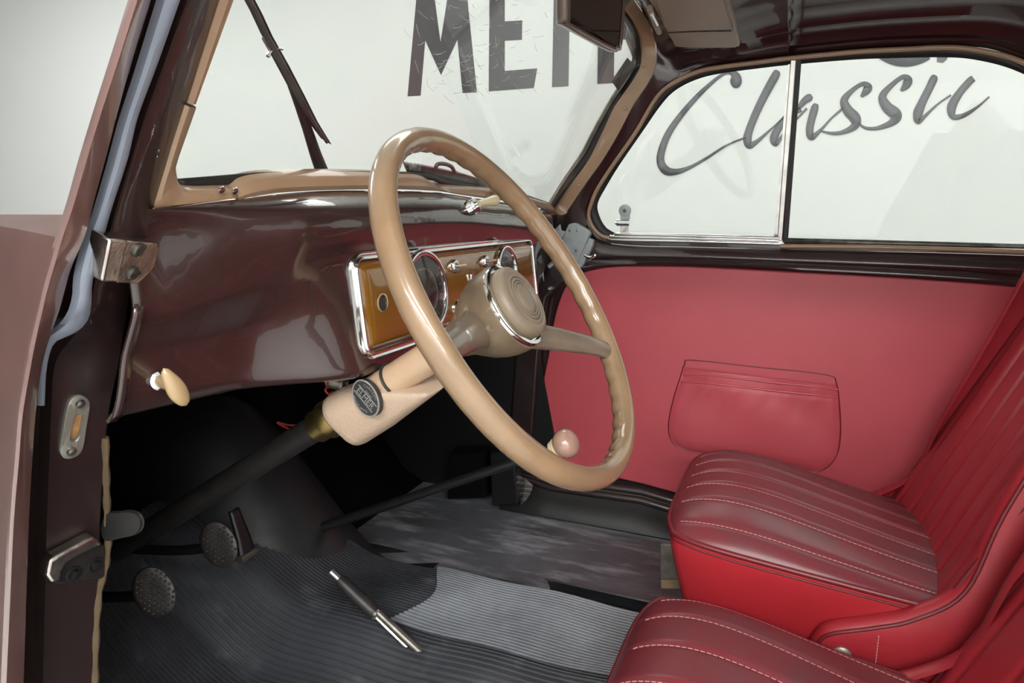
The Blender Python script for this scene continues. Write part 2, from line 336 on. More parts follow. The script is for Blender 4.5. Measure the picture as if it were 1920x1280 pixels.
# passenger-side sill with bright lines
sillA = [(onx(x, y, 0.53)) for x, y in ((960, 868), (1040, 893), (1204, 915), (1266, 933), (1500, 985), (1960, 1120))]
for nm, dz, dx, mm, r in (('sill', -0.008, 0.0, M['jamb'], 0.010), ('sill_strip', -0.016, -0.009, M['steel'], 0.003), ('sill', -0.024, -0.012, M['jamb'], 0.010), ('sill_strip', -0.036, -0.020, M['dullchrome'], 0.0013)):
    tube(nm, [p+Vector((dx, 0, dz)) for p in sillA], r, mm, body, n=10)
grid('sill_cover', [[Vector((0.575, p.y, p.z+0.01)), Vector((0.545, p.y, p.z-0.004)), Vector((0.515, p.y, p.z-0.030)), Vector((0.500, p.y, p.z-0.048)), Vector((0.455, p.y, 0.004))] for p in sillA], M['rubber'], body, solid=0.004)
# ---- right front pillar + roof (mirrored on the other side)
tA = [onw2(*p, -0.008) for p in ((1056, 402), (1066, 392), (1097, 346), (1130, 300), (1160, 250), (1186, 199), (1215, 155), (1230, 120), (1229, 80), (1213, 35))]
tA += [wpt(0.30, 1.041, -0.008), wpt(0.2, 1.046, -0.008), wpt(0.08, 1.05, -0.008), Vector((0.0, 0.0, 1.058)), Vector((0.0, -0.12, 1.083)), Vector((0.0, -0.226, 1.095))]
tB = [ond(*p) for p in ((1080, 470), (1098, 432), (1102, 390), (1119, 352), (1147, 308), (1191, 246), (1230, 180), (1261, 152), (1284, 141), (1308, 130), (1331, 125), (1355, 121), (1386, 117), (1417, 113), (1450, 109), (1480, 105))]
A = cr(tA, 6); B = cr(tB, 6)
def fold(d): return 0.006*math.sin(d*190)*math.exp(-d*9)
def patch(sx, i0=0):
    rows = []
    for i, (a, b) in enumerate(zip(A, B)):
        if i < i0: continue
        f = i/(len(A)-1); r = []; n = 26
        for k in range(n+1):
            t = 1-(1-k/n)**1.3; p = a.lerp(b, t)
            p = p+Vector((0, 0, sm(0.55, 0.8, f)*max(0, a.z-b.z)*(math.sin((1-t)*math.pi/2)**0.8-(1-t))))
            d = (1-t)*(a-b).length
            p.z += sm(0.45, 0.62, f)*fold(d)*(1 if t < 1 else 0)
            p = p.copy(); p.x *= sx; r.append(p)
        rows.append(r)
    return rows
grid('pillar_and_roof_corner', patch(1), M['maroon'], body, solid=0.004, soff=1)
grid('roof_corner', patch(-1, 50), M['maroon'], body, solid=0.004, soff=1)
rail = cr([ond(*p) for p in ((1480, 105), (1605, 92), (1700, 87), (1820, 87), (1900, 105), (1985, 146))]+[Vector((0.495, -0.80, 0.80)), Vector((0.50, -1.2, 0.66))], 6)
def roof(sx):
    rows = []
    for b in rail:
        r = []
        for k in range(31):
            t = (k/30)**1.3; d = t*0.48
            z = b.z+(1.095-b.z)*math.sin(t*math.pi/2)**0.8+fold(d)*(1 if t > 0 else 0)
            r.append(Vector((sx*b.x*(1-t), b.y, z)))
        rows.append(r)
    return rows
grid('roof', roof(1), M['maroon'], body, solid=0.004, soff=1)
grid('roof', roof(-1), M['maroon'], body, solid=0.004, soff=1)
hd = [wpt(x, z, -0.004) for x, z in ((0.44, 1.03), (0.30, 1.043), (0.0, 1.052), (-0.30, 1.043), (-0.44, 1.03), (-0.49, 0.99))]
grid('roof_header', [[p, p+Vector((0, -0.03, 0.012)), Vector((p.x*0.99, -0.22, 1.10-0.55*abs(p.x)**2.2))] for p in cr(hd, 5)], M['maroon'], body, solid=0.003)
# rear side of the body behind the seats
bk = []
for x in xs(-0.52, 0.52, 12):
    bk.append([Vector((x, -1.2, z)) for z in (0.0, 0.3, 0.6)])
grid('rear_panel', bk, M['maroon'], body, solid=0.01)
# ---- driver's side pillar (door jamb side faces the camera)
def col(pts, X, ext=True):
    return cr([onx(x, y, X) for x, y in pts], 6)
ROWS = [-450, -250, -60, 0, 100, 200, 300, 380, 440, 500, 540, 580, 620, 680, 775, 860, 980, 1150, 1290, 1500]
def line(tab, X):
    tab = sorted([(y, x) for x, y in tab]); out = []
    for y in ROWS:
        if y < tab[0][0]:
            s_ = (tab[1][1]-tab[0][1])/(tab[1][0]-tab[0][0]); x = tab[0][1]+s_*(y-tab[0][0])
        elif y > tab[-1][0]:
            s_ = (tab[-1][1]-tab[-2][1])/(tab[-1][0]-tab[-2][0]); x = tab[-1][1]+s_*(y-tab[-1][0])
        else: x = lerp1(y, tab)
        out.append(onx(x, y, X))
    return cr(out, 5)
L0 = [(412, 0), (351, 193), (310, 320), (288, 390), (278, 440), (262, 500), (246, 540), (226, 680), (206, 775), (198, 860), (190, 980), (183, 1150), (178, 1290)]
L1 = [(351, 0), (265, 237), (215, 400), (204, 440), (186, 495), (176, 535), (174, 570), (160, 610), (118, 640), (104, 680), (96, 775), (88, 980), (80, 1290)]
LS = [(309, 0), (265, 141), (237, 225), (215, 306), (188, 396), (171, 442), (152, 514), (149, 555), (135, 590), (100, 620), (84, 680), (76, 775), (68, 980), (60, 1290)]
L3 = [(277, 0), (231, 150), (199, 275), (165, 400), (152, 450), (127, 505), (107, 580), (86, 640), (70, 700), (60, 800), (50, 980), (40, 1290)]
L4 = [(257, 0), (215, 134), (174, 259), (134, 400), (116, 450), (90, 540), (66, 640), (44, 760), (26, 980), (12, 1290)]
c0 = line(L0, -0.507); c1 = line(L1, -0.555); cs = line(LS, -0.572); c3 = line(L3, -0.588); c4 = line(L4, -0.607)
fwd = Vector((0, 1, 0))
rows = [[p0+Vector((0.008, 0.06, 0)), p0+Vector((0.004, 0.006, 0)), p0+Vector((-0.002, 0, 0)), p0.lerp(p1, 0.5), p1+Vector((0.003, 0, 0)), p1, p1+fwd*0.014, ps+fwd*0.016, p3+fwd*0.010, p3] for p0, p1, ps, p3 in zip(c0, c1, cs, c3)]
grid('front_pillar', rows, M['jamb'], body, solid=0.003, soff=1)
grid('outer_pillar_skin', [[p3+fwd*0.012, p3, p3.lerp(p4, 0.5)+Vector((-0.001, -0.001, 0)), p4, p4+Vector((0.002, 0.008, 0)), p4+(Vector((0.07, 0.07, 0)) if p4.z > 0.69 else Vector((0.03, 0.035, 0))), p4+(Vector((0.071, 0.071, 0)) if p4.z > 0.69 else Vector((0.075, 0.30, 0)))] for p3, p4 in zip(c3, c4)], M['ext'], body, solid=0.003)
def jamb_frame(px, py):
    """local plane of the jamb face at a pixel: point and normal (towards the opening)"""
    t = min(range(len(c0)), key=lambda k: abs(onx_row(c0[k])-py))
    t = max(1, min(len(c0)-2, t))
    e1 = (c1[t]-c0[t]).normalized(); e2 = (c0[t+1]-c0[t-1]).normalized(); n = e1.cross(e2).normalized()
    if n.y > 0: n = -n
    return c0[t], n
def onx_row(p):
    d = p-CAM; return 640-FPX*d.dot(UP)/d.dot(FW)
def onjamb(px, py, off=0.0):
    p, n = jamb_frame(px, py); return onp(px, py, p+n*off, n)
grid('cowl_side', [[Vector((-0.535+0.10*f_, 0.44+1.0*f_, z)) for f_ in xs(0, 1, 6)] for z in xs(-0.15, 0.68, 8)], M['ext'], body, solid=0.004)
grid('cowl_top', [[Vector((x*(1-0.2*f_), 0.27+1.05*f_, 0.715-0.12*abs(x)**2-0.10*f_*f_)) for f_ in xs(0, 1, 6)] for x in xs(-0.545, 0.545, 20)], M['ext'], body, solid=0.004)
# grey-blue rubber door seal following the pillar
sl2 = [(338, 0), (296, 119), (259, 219), (240, 297), (210, 390), (193, 452), (184, 489), (173, 530), (172, 567), (165, 599), (146, 621), (121, 633), (100, 646), (88, 690), (84, 760)]
sl1 = [(309, 0), (265, 141), (237, 225), (215, 306), (188, 396), (171, 442), (152, 514), (149, 555), (140, 586), (124, 608), (104, 624), (84, 640), (72, 690), (68, 760)]
def seal_pts(tab, X0): return [onx(x, y, X0) for x, y in tab]
sa = cr([onx(493, -440, -0.562), onx(426, -250, -0.562), onx(352, -40, -0.562)]+seal_pts(sl2[:6], -0.562)+[onjamb(x, y, 0.006) for x, y in sl2[6:]], 6)
sb = cr([onx(446, -440, -0.574), onx(387, -250, -0.574), onx(321, -40, -0.574)]+seal_pts(sl1[:6], -0.574)+[onjamb(x, y, 0.006) for x, y in sl1[6:]], 6)
def resample(P, n):
    L = [0]
    for a, b in zip(P, P[1:]): L.append(L[-1]+(b-a).length)
    out = []; j = 0
    for i in range(n):
        d = L[-1]*i/(n-1)
        while j < len(L)-2 and L[j+1] < d: j += 1
        s = (d-L[j])/max(L[j+1]-L[j], 1e-9); out.append(P[j].lerp(P[j+1], min(1, s)))
    return out
sa = resample(sa, 70); sb = resample(sb, 70)
rows = []
for a, b in zip(sa, sb):
    w_ = b-a; o = Vector((-0.25, -1, 0.1)).normalized()*0.004
    rows.append([a+fwd*0.008, a, a.lerp(b, 0.25)+o*0.8, a.lerp(b, 0.5)+o, a.lerp(b, 0.75)+o*0.8, b, b+fwd*0.008])
grid('door_seal', rows, M['seal'], body)
# brown felt edge along the jamb
fe = cr([onjamb(x, y, 0.0) for x, y in ((197, 820), (199, 900), (201, 960), (203, 1010), (198, 1060), (186, 1110), (180, 1190), (178, 1290), (176, 1400))], 5)
tube('felt_edging', fe, [0.0032+0.0006*math.sin(i*1.7) for i in range(len(fe))], M['felt'], body, n=8)

# ------------------------------------------------------------------ windscreen
ws = root('window_1', onw(690, 335), 'raked windscreen of clear glass in a tan metal surround', 'windscreen'); ws['kind'] = 'structure'
glassR = [(1155, 18), (1183, 50), (1196, 100), (1190, 140), (1165, 190), (1130, 250), (1075, 335), (1040, 388), (1000, 379), (930, 362), (850, 344), (740, 330), (600, 326), (450, 330), (380, 340)]
TOPG = ((0.25, 1.017), (0.0, 1.022), (-0.25, 1.017), (-0.35, 1.007), (-0.42, 0.977), (-0.455, 0.937), (-0.478, 0.88))
TOPI = ((0.25, 1.025), (0.0, 1.030), (-0.25, 1.025), (-0.36, 1.015), (-0.43, 0.985), (-0.467, 0.94), (-0.487, 0.878))
TOPO = ((0.22, 1.045), (0.0, 1.050), (-0.22, 1.045), (-0.38, 1.034), (-0.455, 1.0), (-0.485, 0.95), (-0.499, 0.874))
slab('glass_pane', [onw(*p, 0.004) for p in ((337, 340), (329, 300), (345, 250), (365, 200), (438, 0))]+[wpt(x, z, 0.004) for x, z in reversed(TOPG)]+[onw2(*p, 0.004) for p in glassR], WSN, 0.004, M['glass'], ws, smooth=False)
# tan surround right side
RO = [(1044, 402), (1060, 400), (1075, 380), (1097, 346), (1130, 300), (1160, 250), (1186, 199), (1215, 155), (1230, 120), (1228, 75), (1213, 35), (1190, 0)]
RI = [(1030, 396), (1043, 390), (1056, 370), (1075, 343), (1107, 300), (1132, 250), (1157, 199), (1190, 152), (1205, 120), (1201, 75), (1188, 42), (1165, 10)]
a = cr([onw2(*p, -0.004) for p in RO]+[wpt(x, z, -0.004) for x, z in TOPO], 5); b = cr([onw2(*p, -0.002) for p in RI]+[wpt(x, z, -0.002) for x, z in TOPI], 5)
rows = []
for p, q in zip(a, b):
    rows.append([p+WSN*0.01, p, p.lerp(q, 0.12)-WSN*0.004, p.lerp(q, 0.88)-WSN*0.003, q, q+WSN*0.008])
grid('surround', rows, M['beige'], ws)
# rubber gasket right: between surround and glass
GI = [(1022, 392), (1033, 386), (1046, 366), (1066, 334), (1096, 290), (1122, 240), (1150, 190), (1182, 142), (1194, 110), (1190, 75), (1177, 46), (1155, 18)]
while len(GI) < len(RI): GI.append(GI[-1])
c = cr([onw2(*p, 0.004) for p in GI]+[wpt(x, z, 0.004) for x, z in TOPG], 5)
grid('gasket', [[q+WSN*0.004, q.lerp(s_, 0.5)-WSN*0.002, s_] for q, s_ in zip(b, c)], M['rubber'], ws, solid=0.002)
GI2 = [(x-(8 if y > 60 else 3), y-2) for x, y in GI]
d = cr([onw2(*p, 0.012) for p in GI2]+[wpt(x, z-0.006, 0.012) for x, z in TOPG], 5)
grid('outer_gasket', [[q, s_] for q, s_ in zip(c, d)], M['steel'], ws, solid=0.003)
# left surround: thin upper strip + wider foot
a = [onw(x, y, -0.006) for x, y in ((440, -90), (412, 0), (351, 193))]; b = [onw(x, y, -0.004) for x, y in ((466, -90), (438, 0), (367, 196))]
grid('surround', [[p+WSN*0.006, p, p.lerp(q, 0.4)-WSN*0.003, p.lerp(q, 0.55), q, q+WSN*0.008] for p, q in zip(a, b)], M['beige'], ws, ang=25)
FO = [(346, 196), (325, 262), (308, 320), (296, 360), (289, 390), (305, 391), (340, 386), (371, 381), (410, 376), (449, 371)]
FI = [(367, 200), (349, 250), (336, 285), (330, 310), (332, 332), (337, 345), (348, 354), (378, 356), (410, 355), (440, 354)]
a = cr([onw(*p, -0.008) for p in FO], 4); b = cr([onw(*p, -0.004) for p in FI], 4)
rows = [[p+WSN*0.008, p, p.lerp(q, 0.2)-WSN*0.003, p.lerp(q, 0.8)-WSN*0.003, q, q+WSN*0.012] for p, q in zip(a, b)]
grid('surround', rows, M['beige'], ws)
# bottom moulding: raised centre piece + right end
FO = [(440, 373), (480, 367), (527, 361), (600, 357), (684, 355), (750, 355), (816, 358), (855, 363), (894, 369), (941, 376), (1004, 388), (1038, 398)]
FI = [(438, 354), (462, 340), (512, 332), (600, 329), (684, 329), (750, 331), (796, 334), (815, 347), (850, 351), (904, 355), (960, 362), (1034, 384)]
a = cr([onw(*p, -0.009) for p in FO], 5); b = cr([onw(*p, -0.004) for p in FI], 5)
grid('bottom_moulding', [[p+WSN*0.009, p, p.lerp(q, 0.15)-WSN*0.004, p.lerp(q, 0.5)-WSN*0.006, p.lerp(q, 0.88)-WSN*0.003, q, q+WSN*0.014] for p, q in zip(a, b)], M['beige'], ws)
# bottom gasket
a = cr([onw(*p, 0.004) for p in ((340, 356), (400, 358), (460, 345), (512, 335), (684, 331), (800, 336), (850, 352), (960, 364), (1030, 388))], 5)
b = cr([onw(*p, 0.006) for p in ((333, 335), (400, 330), (460, 325), (512, 322), (684, 321), (800, 326), (850, 340), (960, 358), (1030, 380))], 5)
grid('gasket', [[p, p.lerp(q, 0.5)-WSN*0.001, q] for p, q in zip(a, b)], M['rubber'], ws, solid=0.002)
# tan clip lug + screws
lathe('clip_lug', onw(924, 354, -0.010), -WSN, [(0.010, 0), (0.009, 0.004), (0.005, 0.006), (0, 0.006)], M['beige'], ws, n=16)
for p in ((415, 355), (440, 357), (1172, 203), (1085, 347), (1208, 122)):
    lathe('screw', onw2(*p, -0.010), -WSN, [(0.0036, 0), (0.0034, 0.0014), (0.002, 0.0022), (0, 0.0024)], M['chrome'], ws, n=12)
V = []
rs = random.Random(11)
for _ in range(90):
    x = rs.gauss(905, 75); y = rs.uniform(-5, 178); an = rs.choice((rs.gauss(-0.3, 0.25), rs.gauss(1.0, 0.3))); ln = rs.uniform(5, 26)
    P = [onw(x+math.cos(an)*ln*t, y+math.sin(an)*ln*t+2*math.sin(t*3), 0.003) for t in (0, 0.5, 1)]
    V.append(tubemesh(P, 0.00022, 4))
sc_ = mk('glass_scratches', *join(*V), M['scratch'], ws); sc_['kind'] = 'stuff'
slab('sticker', [onw2(*p, 0.003) for p in ((1176, 108), (1192, 124), (1159, 170), (1146, 152))], WSN, -0.0006, M['sticker'], ws, smooth=False)
#@@DOOR
# ------------------------------------------------------------------ passenger door
door = root('door_1', (0.55, -0.25, 0.0), 'closed passenger car door with red vinyl panel, map pocket and two-piece side window', 'car door'); door['kind'] = 'structure'
DX = 0.54
PT = [(1011, 812), (1014, 760), (1020, 708), (1029, 661), (1039, 599), (1051, 558), (1064, 532), (1089, 513), (1125, 503), (1172, 499), (1297, 500), (1470, 509), (1640, 518), (1814, 530), (1990, 545)]
PB = [(1990, 1100), (1700, 1030), (1400, 958), (1266, 924), (1204, 907), (1150, 895), (1100, 885), (1050, 874), (1024, 856), (1013, 835)]
slab('door_skin', [onx(985, 850, DX+0.012), onx(992, 700, DX+0.012), onx(1020, 560, DX+0.012), onx(1060, 480, DX+0.012), onx(1088, 440, DX+0.012), onx(1200, 452, DX+0.012), onx(1990, 470, DX+0.012), onx(1990, 1130, DX+0.012), onx(1266, 940, DX+0.012), onx(1100, 900, DX+0.012)], (1, 0, 0), 0.02, M['maroon'], door, smooth=False)
ptop = cr([onx(*p, DX) for p in PT], 4)
slab('trim_panel', ptop+[onx(*p, DX) for p in PB], (1, 0, 0), 0.008, M['red'], door, bevel=0.003)
# rolled waist rail between window and panel
wt = [(1086, 462), (1110, 450), (1140, 455), (1200, 460), (1297, 462), (1465, 466), (1640, 470), (1814, 474), (1990, 480)]
wb = [(1080, 516), (1094, 512), (1125, 504), (1200, 500), (1297, 501), (1465, 510), (1640, 520), (1814, 532), (1990, 548)]
a = cr([ond(*p, 0.0) for p in wt], 5); b = cr([onx(*p, DX+0.004) for p in wb], 5); rows = []
inw = Vector((-1, 0, 0))
for i, (p, q) in enumerate(zip(a, b)):
    f = sm(0.05, 0.25, i/(len(a)-1))
    prof = [(0, -0.004), (0.04, 0.004), (0.25, 0.008), (0.42, 0.008+0.004*f), (0.52, 0.012), (0.62, 0.012-0.007*f), (0.78, 0.012), (0.92, 0.010), (1, -0.004)]
    rows.append([p.lerp(q, t)+inw*h for t, h in prof])
grid('waist_rail', rows, M['maroon'], door, ang=60)
# window surround: tan bead on front/top, black gasket inside
WT = [(1146, 447), (1128, 442), (1113, 428), (1104, 406), (1107, 386), (1119, 356), (1147, 312), (1191, 249), (1230, 184), (1261, 156), (1308, 134), (1355, 125), (1417, 117), (1480, 109), (1605, 97), (1699, 92), (1761, 89), (1820, 92), (1900, 110), (1985, 150)]
wtp = cr([ond(*p, -0.004) for p in WT], 6)
tube('window_bead', wtp, 0.0042, M['beige'], door, n=10)
WI = [(1152, 436), (1135, 425), (1123, 402), (1121, 380), (1137, 349), (1162, 308), (1204, 247), (1242, 193), (1272, 165), (1316, 145), (1360, 136), (1420, 128), (1482, 121), (1605, 111), (1699, 108), (1761, 107), (1820, 110), (1895, 128), (1975, 165)]
wop = cr([ond(*p, 0.0) for p in WT[:18]+WT[18:19]], 6); wip_ = cr([ond(*p, 0.008) for p in WI], 6)
wop = resample(wop, 100); wip_ = resample(wip_, 100)
grid('window_gasket', [[p, p.lerp(q, 0.5)+DWN*0.002, q] for p, q in zip(wop, wip_)], M['rubber'], door, solid=0.003)
fo = [ond(x+(x-1450)*0.045, y+(y-290)*0.13-2, 0.012) for x, y in WT[:18]]
fi_ = [ond(x, y, 0.006) for x, y in WT[:18]]
grid('window_frame', [[p, q] for p, q in zip(cr(fo, 6), cr(fi_, 6))], M['maroon'], door, solid=0.004)
slab('frame_foot', [onx(x, y, 0.565) for x, y in ((1000, 400), (1060, 360), (1110, 340), (1125, 440), (1110, 500), (1060, 540), (1000, 560), (985, 480))], (1, 0, 0), 0.01, M['jamb'], door, smooth=False)
# panes
fp = [(1150, 434), (1135, 424), (1123, 402), (1122, 379), (1137, 349), (1162, 308), (1204, 247), (1242, 193), (1272, 165), (1316, 145), (1360, 136), (1420, 128), (1486, 120), (1462, 442), (1300, 438)]
slab('front_pane', [ond(x, y, 0.008) for x, y in fp], DWN, 0.004, M['glass'], door, smooth=False)
rp = [(1500, 117), (1605, 109), (1699, 106), (1761, 105), (1820, 108), (1900, 128), (1980, 165), (1990, 462), (1814, 458), (1640, 454), (1472, 450)]
slab('rear_pane', [ond(x, y, 0.014) for x, y in rp], DWN, 0.004, M['glass'], door, smooth=False)
# divider: bright edge + black channel
slab('divider_strip', [ond(x, y, 0.0) for x, y in ((1482, 112), (1493, 112), (1467, 452), (1457, 452))], DWN, 0.012, M['dullchrome'], door, bevel=0.0015)
slab('divider_channel', [ond(x, y, 0.002) for x, y in ((1492, 108), (1503, 108), (1477, 455), (1467, 455))], DWN, 0.016, M['rubber'], door, bevel=0.001)
slab('front_pane_edge', [ond(x, y, 0.006) for x, y in ((1478, 118), (1483, 118), (1458, 444), (1451, 444))], DWN, 0.004, M['dullchrome'], door, smooth=False)
# three chrome strips under front pane
for k, (y0, y1, x0) in enumerate(((438.5, 446, 1150), (443.5, 451, 1141), (449, 456.5, 1136))):
    tube('chrome_strip', cr([ond(x0+4, y0-1.5, -0.003), ond(x0+16, y0+0.6, -0.005), ond(1300, y0+3.2, -0.006), ond(1460, y1+0.5, -0.006)], 6), 0.0034, M['chrome'], door, n=10)
# rear pane: black felt + tan ledge
ribbon('pane_felt', [ond(1470, 446, 0.004), ond(1640, 450, 0.004), ond(1814, 455, 0.004), ond(1990, 460, 0.004)], [ond(1470, 457, 0.0), ond(1640, 459, 0.0), ond(1814, 463, 0.0), ond(1990, 468, 0.0)], M['steel'], door, th=0.004)
tube('tan_ledge', [ond(1464, 461, -0.004), ond(1640, 463, -0.004), ond(1814, 468, -0.004), ond(1990, 475, -0.004)], 0.0045, M['beige'], door, n=10)
# pane catch
ct = ond(1172, 398, 0.004)
lk = door
cdz = Vector((-0.19, 0, 1)).normalized()
vs, fs = join(lathemesh(ct+cdz*0.004, -DWN, [(0.013, -0.002), (0.013, 0.003), (0.011, 0.004), (0, 0.004)], 24), boxmesh(ct-cdz*0.012, (0, 1, 0), cdz, DWN, 0.010, 0.010, 0.0025))
pc = mk('pane_catch', vs, fs, M['zinc'], door, ang=30)
lathe('rivet', ct+cdz*0.004-DWN*0.004, -DWN, [(0.004, 0), (0.0035, 0.0015), (0, 0.002)], M['steel'], pc, n=14)
vs, fs = join(tubemesh([ct-cdz*0.022+Vector((-0.007, -0.011, 0)), ct-cdz*0.022+Vector((-0.007, 0.016, 0))], 0.007, 14), lathemesh(ct-cdz*0.022+Vector((-0.007, 0.016, 0)), (0, 1, 0), [(0.0035, 0), (0.004, 0.004), (0, 0.006)], 12), boxmesh(ct-cdz*0.034+Vector((-0.004, 0, 0)), (0, 1, 0), cdz, DWN, 0.009, 0.008, 0.004))
mk('catch_barrel', vs, fs, M['chrome'], pc, ang=30)
# map pocket
PK = [(1297, 675), (1420, 688), (1548, 702), (1568, 718), (1574, 760), (1576, 810), (1570, 850), (1553, 874), (1530, 885), (1499, 880), (1430, 868), (1350, 856), (1285, 843), (1262, 830), (1253, 800), (1262, 750), (1276, 705), (1284, 682)]
slab('pocket_back', cr([onx(*p, DX-0.0005) for p in PK], 4, True), (1, 0, 0), 0.002, M['red'], door, smooth=False)
tube('pocket_welt', cr([onx(*p, DX-0.001) for p in PK], 4, True), 0.0012, M['redpipe'], door, n=8, closed=True)
rows = []
for i in range(25):
    t = i/24
    L = Vector((lerp1(t, [(0, 1283), (0.15, 1278), (0.3, 1268), (0.6, 1255), (0.8, 1256), (0.92, 1268), (1, 1290)]), lerp1(t, [(0, 688), (1, 845)]), 0))
    Rr = Vector((lerp1(t, [(0, 1569), (0.15, 1572), (0.5, 1575), (0.8, 1571), (0.92, 1558), (1, 1530)]), lerp1(t, [(0, 722), (1, 884)]), 0))
    r = []
    for k in range(41):
        u = k/40; q = L.lerp(Rr, u)
        e = min(1, min(u, 1-u)*9)**0.5 * min(1, (1-t)*7)**0.5
        puff = 0.012*e*(0.6+0.4*math.sin(math.pi*u))
        wr = 0.0016*math.sin(u*38+t*6)*max(0, 1-abs(t-0.2)*3)*e + 0.003*math.sin((u*3-t*2.2)*math.pi)*e*max(0, 1-t*1.3)
        if 0.10 < t < 0.16: puff -= 0.0025
        if t < 0.08: puff *= 0.8
        r.append(onx(q.x, q.y, DX)+inw*(puff+wr+0.001))
    rows.append(r)
grid('map_pocket', rows, M['red'], door, ang=80)
for dy in (0, 15):
    pts = [(1282, 700+dy), (1340, 704+dy), (1400, 711+dy), (1460, 718+dy), (1520, 724+dy), (1571, 730+dy)]
    tube('pocket_hem', cr([onx(x-(4 if dy else 0), y, DX-0.0125+(0.009 if x < 1290 or x > 1565 else 0)) for x, y in pts], 6), 0.0022, M['red'], door, n=8)
# lock case with levers, in zinc grey
lc0 = 0.515
lock = slab('lock_case', [onx(x, y, lc0) for x, y in ((1066, 420), (1078, 417), (1103, 432), (1106, 438), (1084, 488), (1076, 494), (1040, 476), (1046, 462))], (1, 0, 0), 0.02, M['zinc'], door, bevel=0.003)
slab('lock_flange', [onx(x, y, lc0+0.004) for x, y in ((1104, 446), (1112, 450), (1111, 460), (1091, 500), (1083, 503), (1079, 496))], (1, 0, 0), 0.018, M['zinc'], lock, bevel=0.002)
for p in ((1069, 432), (1083, 432), (1081, 470)):
    lathe('rivet', onx(*p, lc0), (-1, 0, 0), [(0.0034, 0), (0.003, 0.0012), (0, 0.0016)], M['dullchrome'], lock, n=12)
tube('lock_lever', cr([onx(x, y, 0.50) for x, y in ((1096, 478), (1104, 482), (1113, 481), (1116, 476))], 5), 0.0035, M['chrome'], door, n=8)
tube('lock_lever', cr([onx(x, y, 0.50) for x, y in ((1044, 490), (1036, 494), (1029, 500))], 5), [0.004]*5+[0.005]*6, M['zinc'], door, n=8)
slab('lock_bracket', [onx(x, y, 0.51) for x, y in ((1038, 432), (1050, 420), (1052, 432), (1060, 434), (1054, 446), (1046, 450))], (1, 0, 0), 0.006, M['zinc'], door, bevel=0.002)
for p in ((1060, 522), (1055, 494), (1030, 541)):
    lathe('stud', onx(*p, 0.512), (-1, 0, 0), [(0.004, -0.02), (0.004, 0), (0.0025, 0.003), (0, 0.004)], M['zinc'], door, n=12)

slab('check_strap', [onx(x, y, 0.50) for x, y in ((1006, 456), (1014, 452), (1019, 458), (1016, 480), (1018, 505), (1019, 528), (1014, 510), (1010, 485))], (1, 0, 0), 0.006, M['zinc'], door, bevel=0.0015)
#@@DASH
# ------------------------------------------------------------------ dashboard
dash = root('dashboard', (0, 0.25, 0.5), 'glossy maroon painted metal dashboard below the windscreen with amber instrument panel', 'dashboard')
topc = cr([onw(*p, -0.012) for p in ((289, 392), (371, 383), (449, 373), (527, 363), (600, 358), (684, 357), (816, 360), (894, 371), (941, 378), (1004, 390), (1045, 403))], 6)
TT = sorted([(p.x, p.y, p.z) for p in topc])
def topyz(x): return lerp1(x, [(a, b) for a, b, c in TT]), lerp1(x, [(a, c) for a, b, c in TT])
def podw(x): return sm(-0.41, -0.29, x)*(1-sm(0.25, 0.38, x))
def dash_pt(x, t):
    ty, tz = topyz(x); w = podw(x)
    pod = [(0, ty, tz), (0.07, 0.203, tz-0.004), (0.15, 0.186, tz-0.012), (0.22, 0.176, tz-0.026), (0.30, 0.175, tz-0.045), (0.37, 0.183, tz-0.060), (0.43, 0.190, tz-0.070), (0.50, 0.190, tz-0.082), (0.93, 0.177, 0.522), (0.97, 0.176, 0.514), (1.0, 0.182, 0.508)]
    sx = max(0, (-x-0.38)/0.13) if x < 0 else max(0, (x-0.36)/0.13)
    kb = 1-0.95*min(1, sx)
    sd = [(0, ty, tz), (0.07, ty-0.012*kb, tz-0.003), (0.15, ty-0.028*kb, tz-0.010), (0.22, ty-0.034*kb, tz-0.022), (0.30, ty-0.034*kb, tz-0.040), (0.37, ty-0.026*kb, tz-0.055), (0.43, ty-0.018*kb, tz-0.068), (0.50, ty-0.010*kb, tz-0.082), (0.70, 0.237+0.014*sx, 0.535*(tz-0.082)+0.465*0.524), (0.93, 0.245+0.025*sx, 0.526), (0.97, 0.247+0.027*sx, 0.518), (1.0, 0.254+0.028*sx, 0.512)]
    y = lerp1(t, [(a, b) for a, b, c in sd])*(1-w)+lerp1(t, [(a, b) for a, b, c in pod])*w
    z = lerp1(t, [(a, c) for a, b, c in sd])*(1-w)+lerp1(t, [(a, c) for a, b, c in pod])*w
    y += 0.016*min(1, sx)*(1-w)*sm(0.05, 0.25, t)*(1-sm(0.35, 0.95, t))
    return Vector((x, y, z))
ts = sorted(set([i/40 for i in range(41)]+[0.93, 0.97, 0.985]))
rows = []
for x in xs(-0.524, 0.512, 110):
    raw = [dash_pt(x, t) for t in ts]
    for _ in range(3): raw = [raw[0]]+[(raw[i-1]+raw[i]*2+raw[i+1])/4 for i in range(1, len(raw)-1)]+[raw[-1]]
    rows.append(raw)
dsh = grid('dash_shell', rows, M['dash'], dash, solid=0.003, soff=1, ang=70)
# end flange against the jamb
a = [dash_pt(-0.528, t) for t in xs(0.48, 1.0, 14)]
ribbon('end_flange', [p+Vector((-0.002, -0.006, 0)) for p in a], [p+Vector((0.006, -0.007, 0)) for p in a], M['dash'], dash, th=0.003)
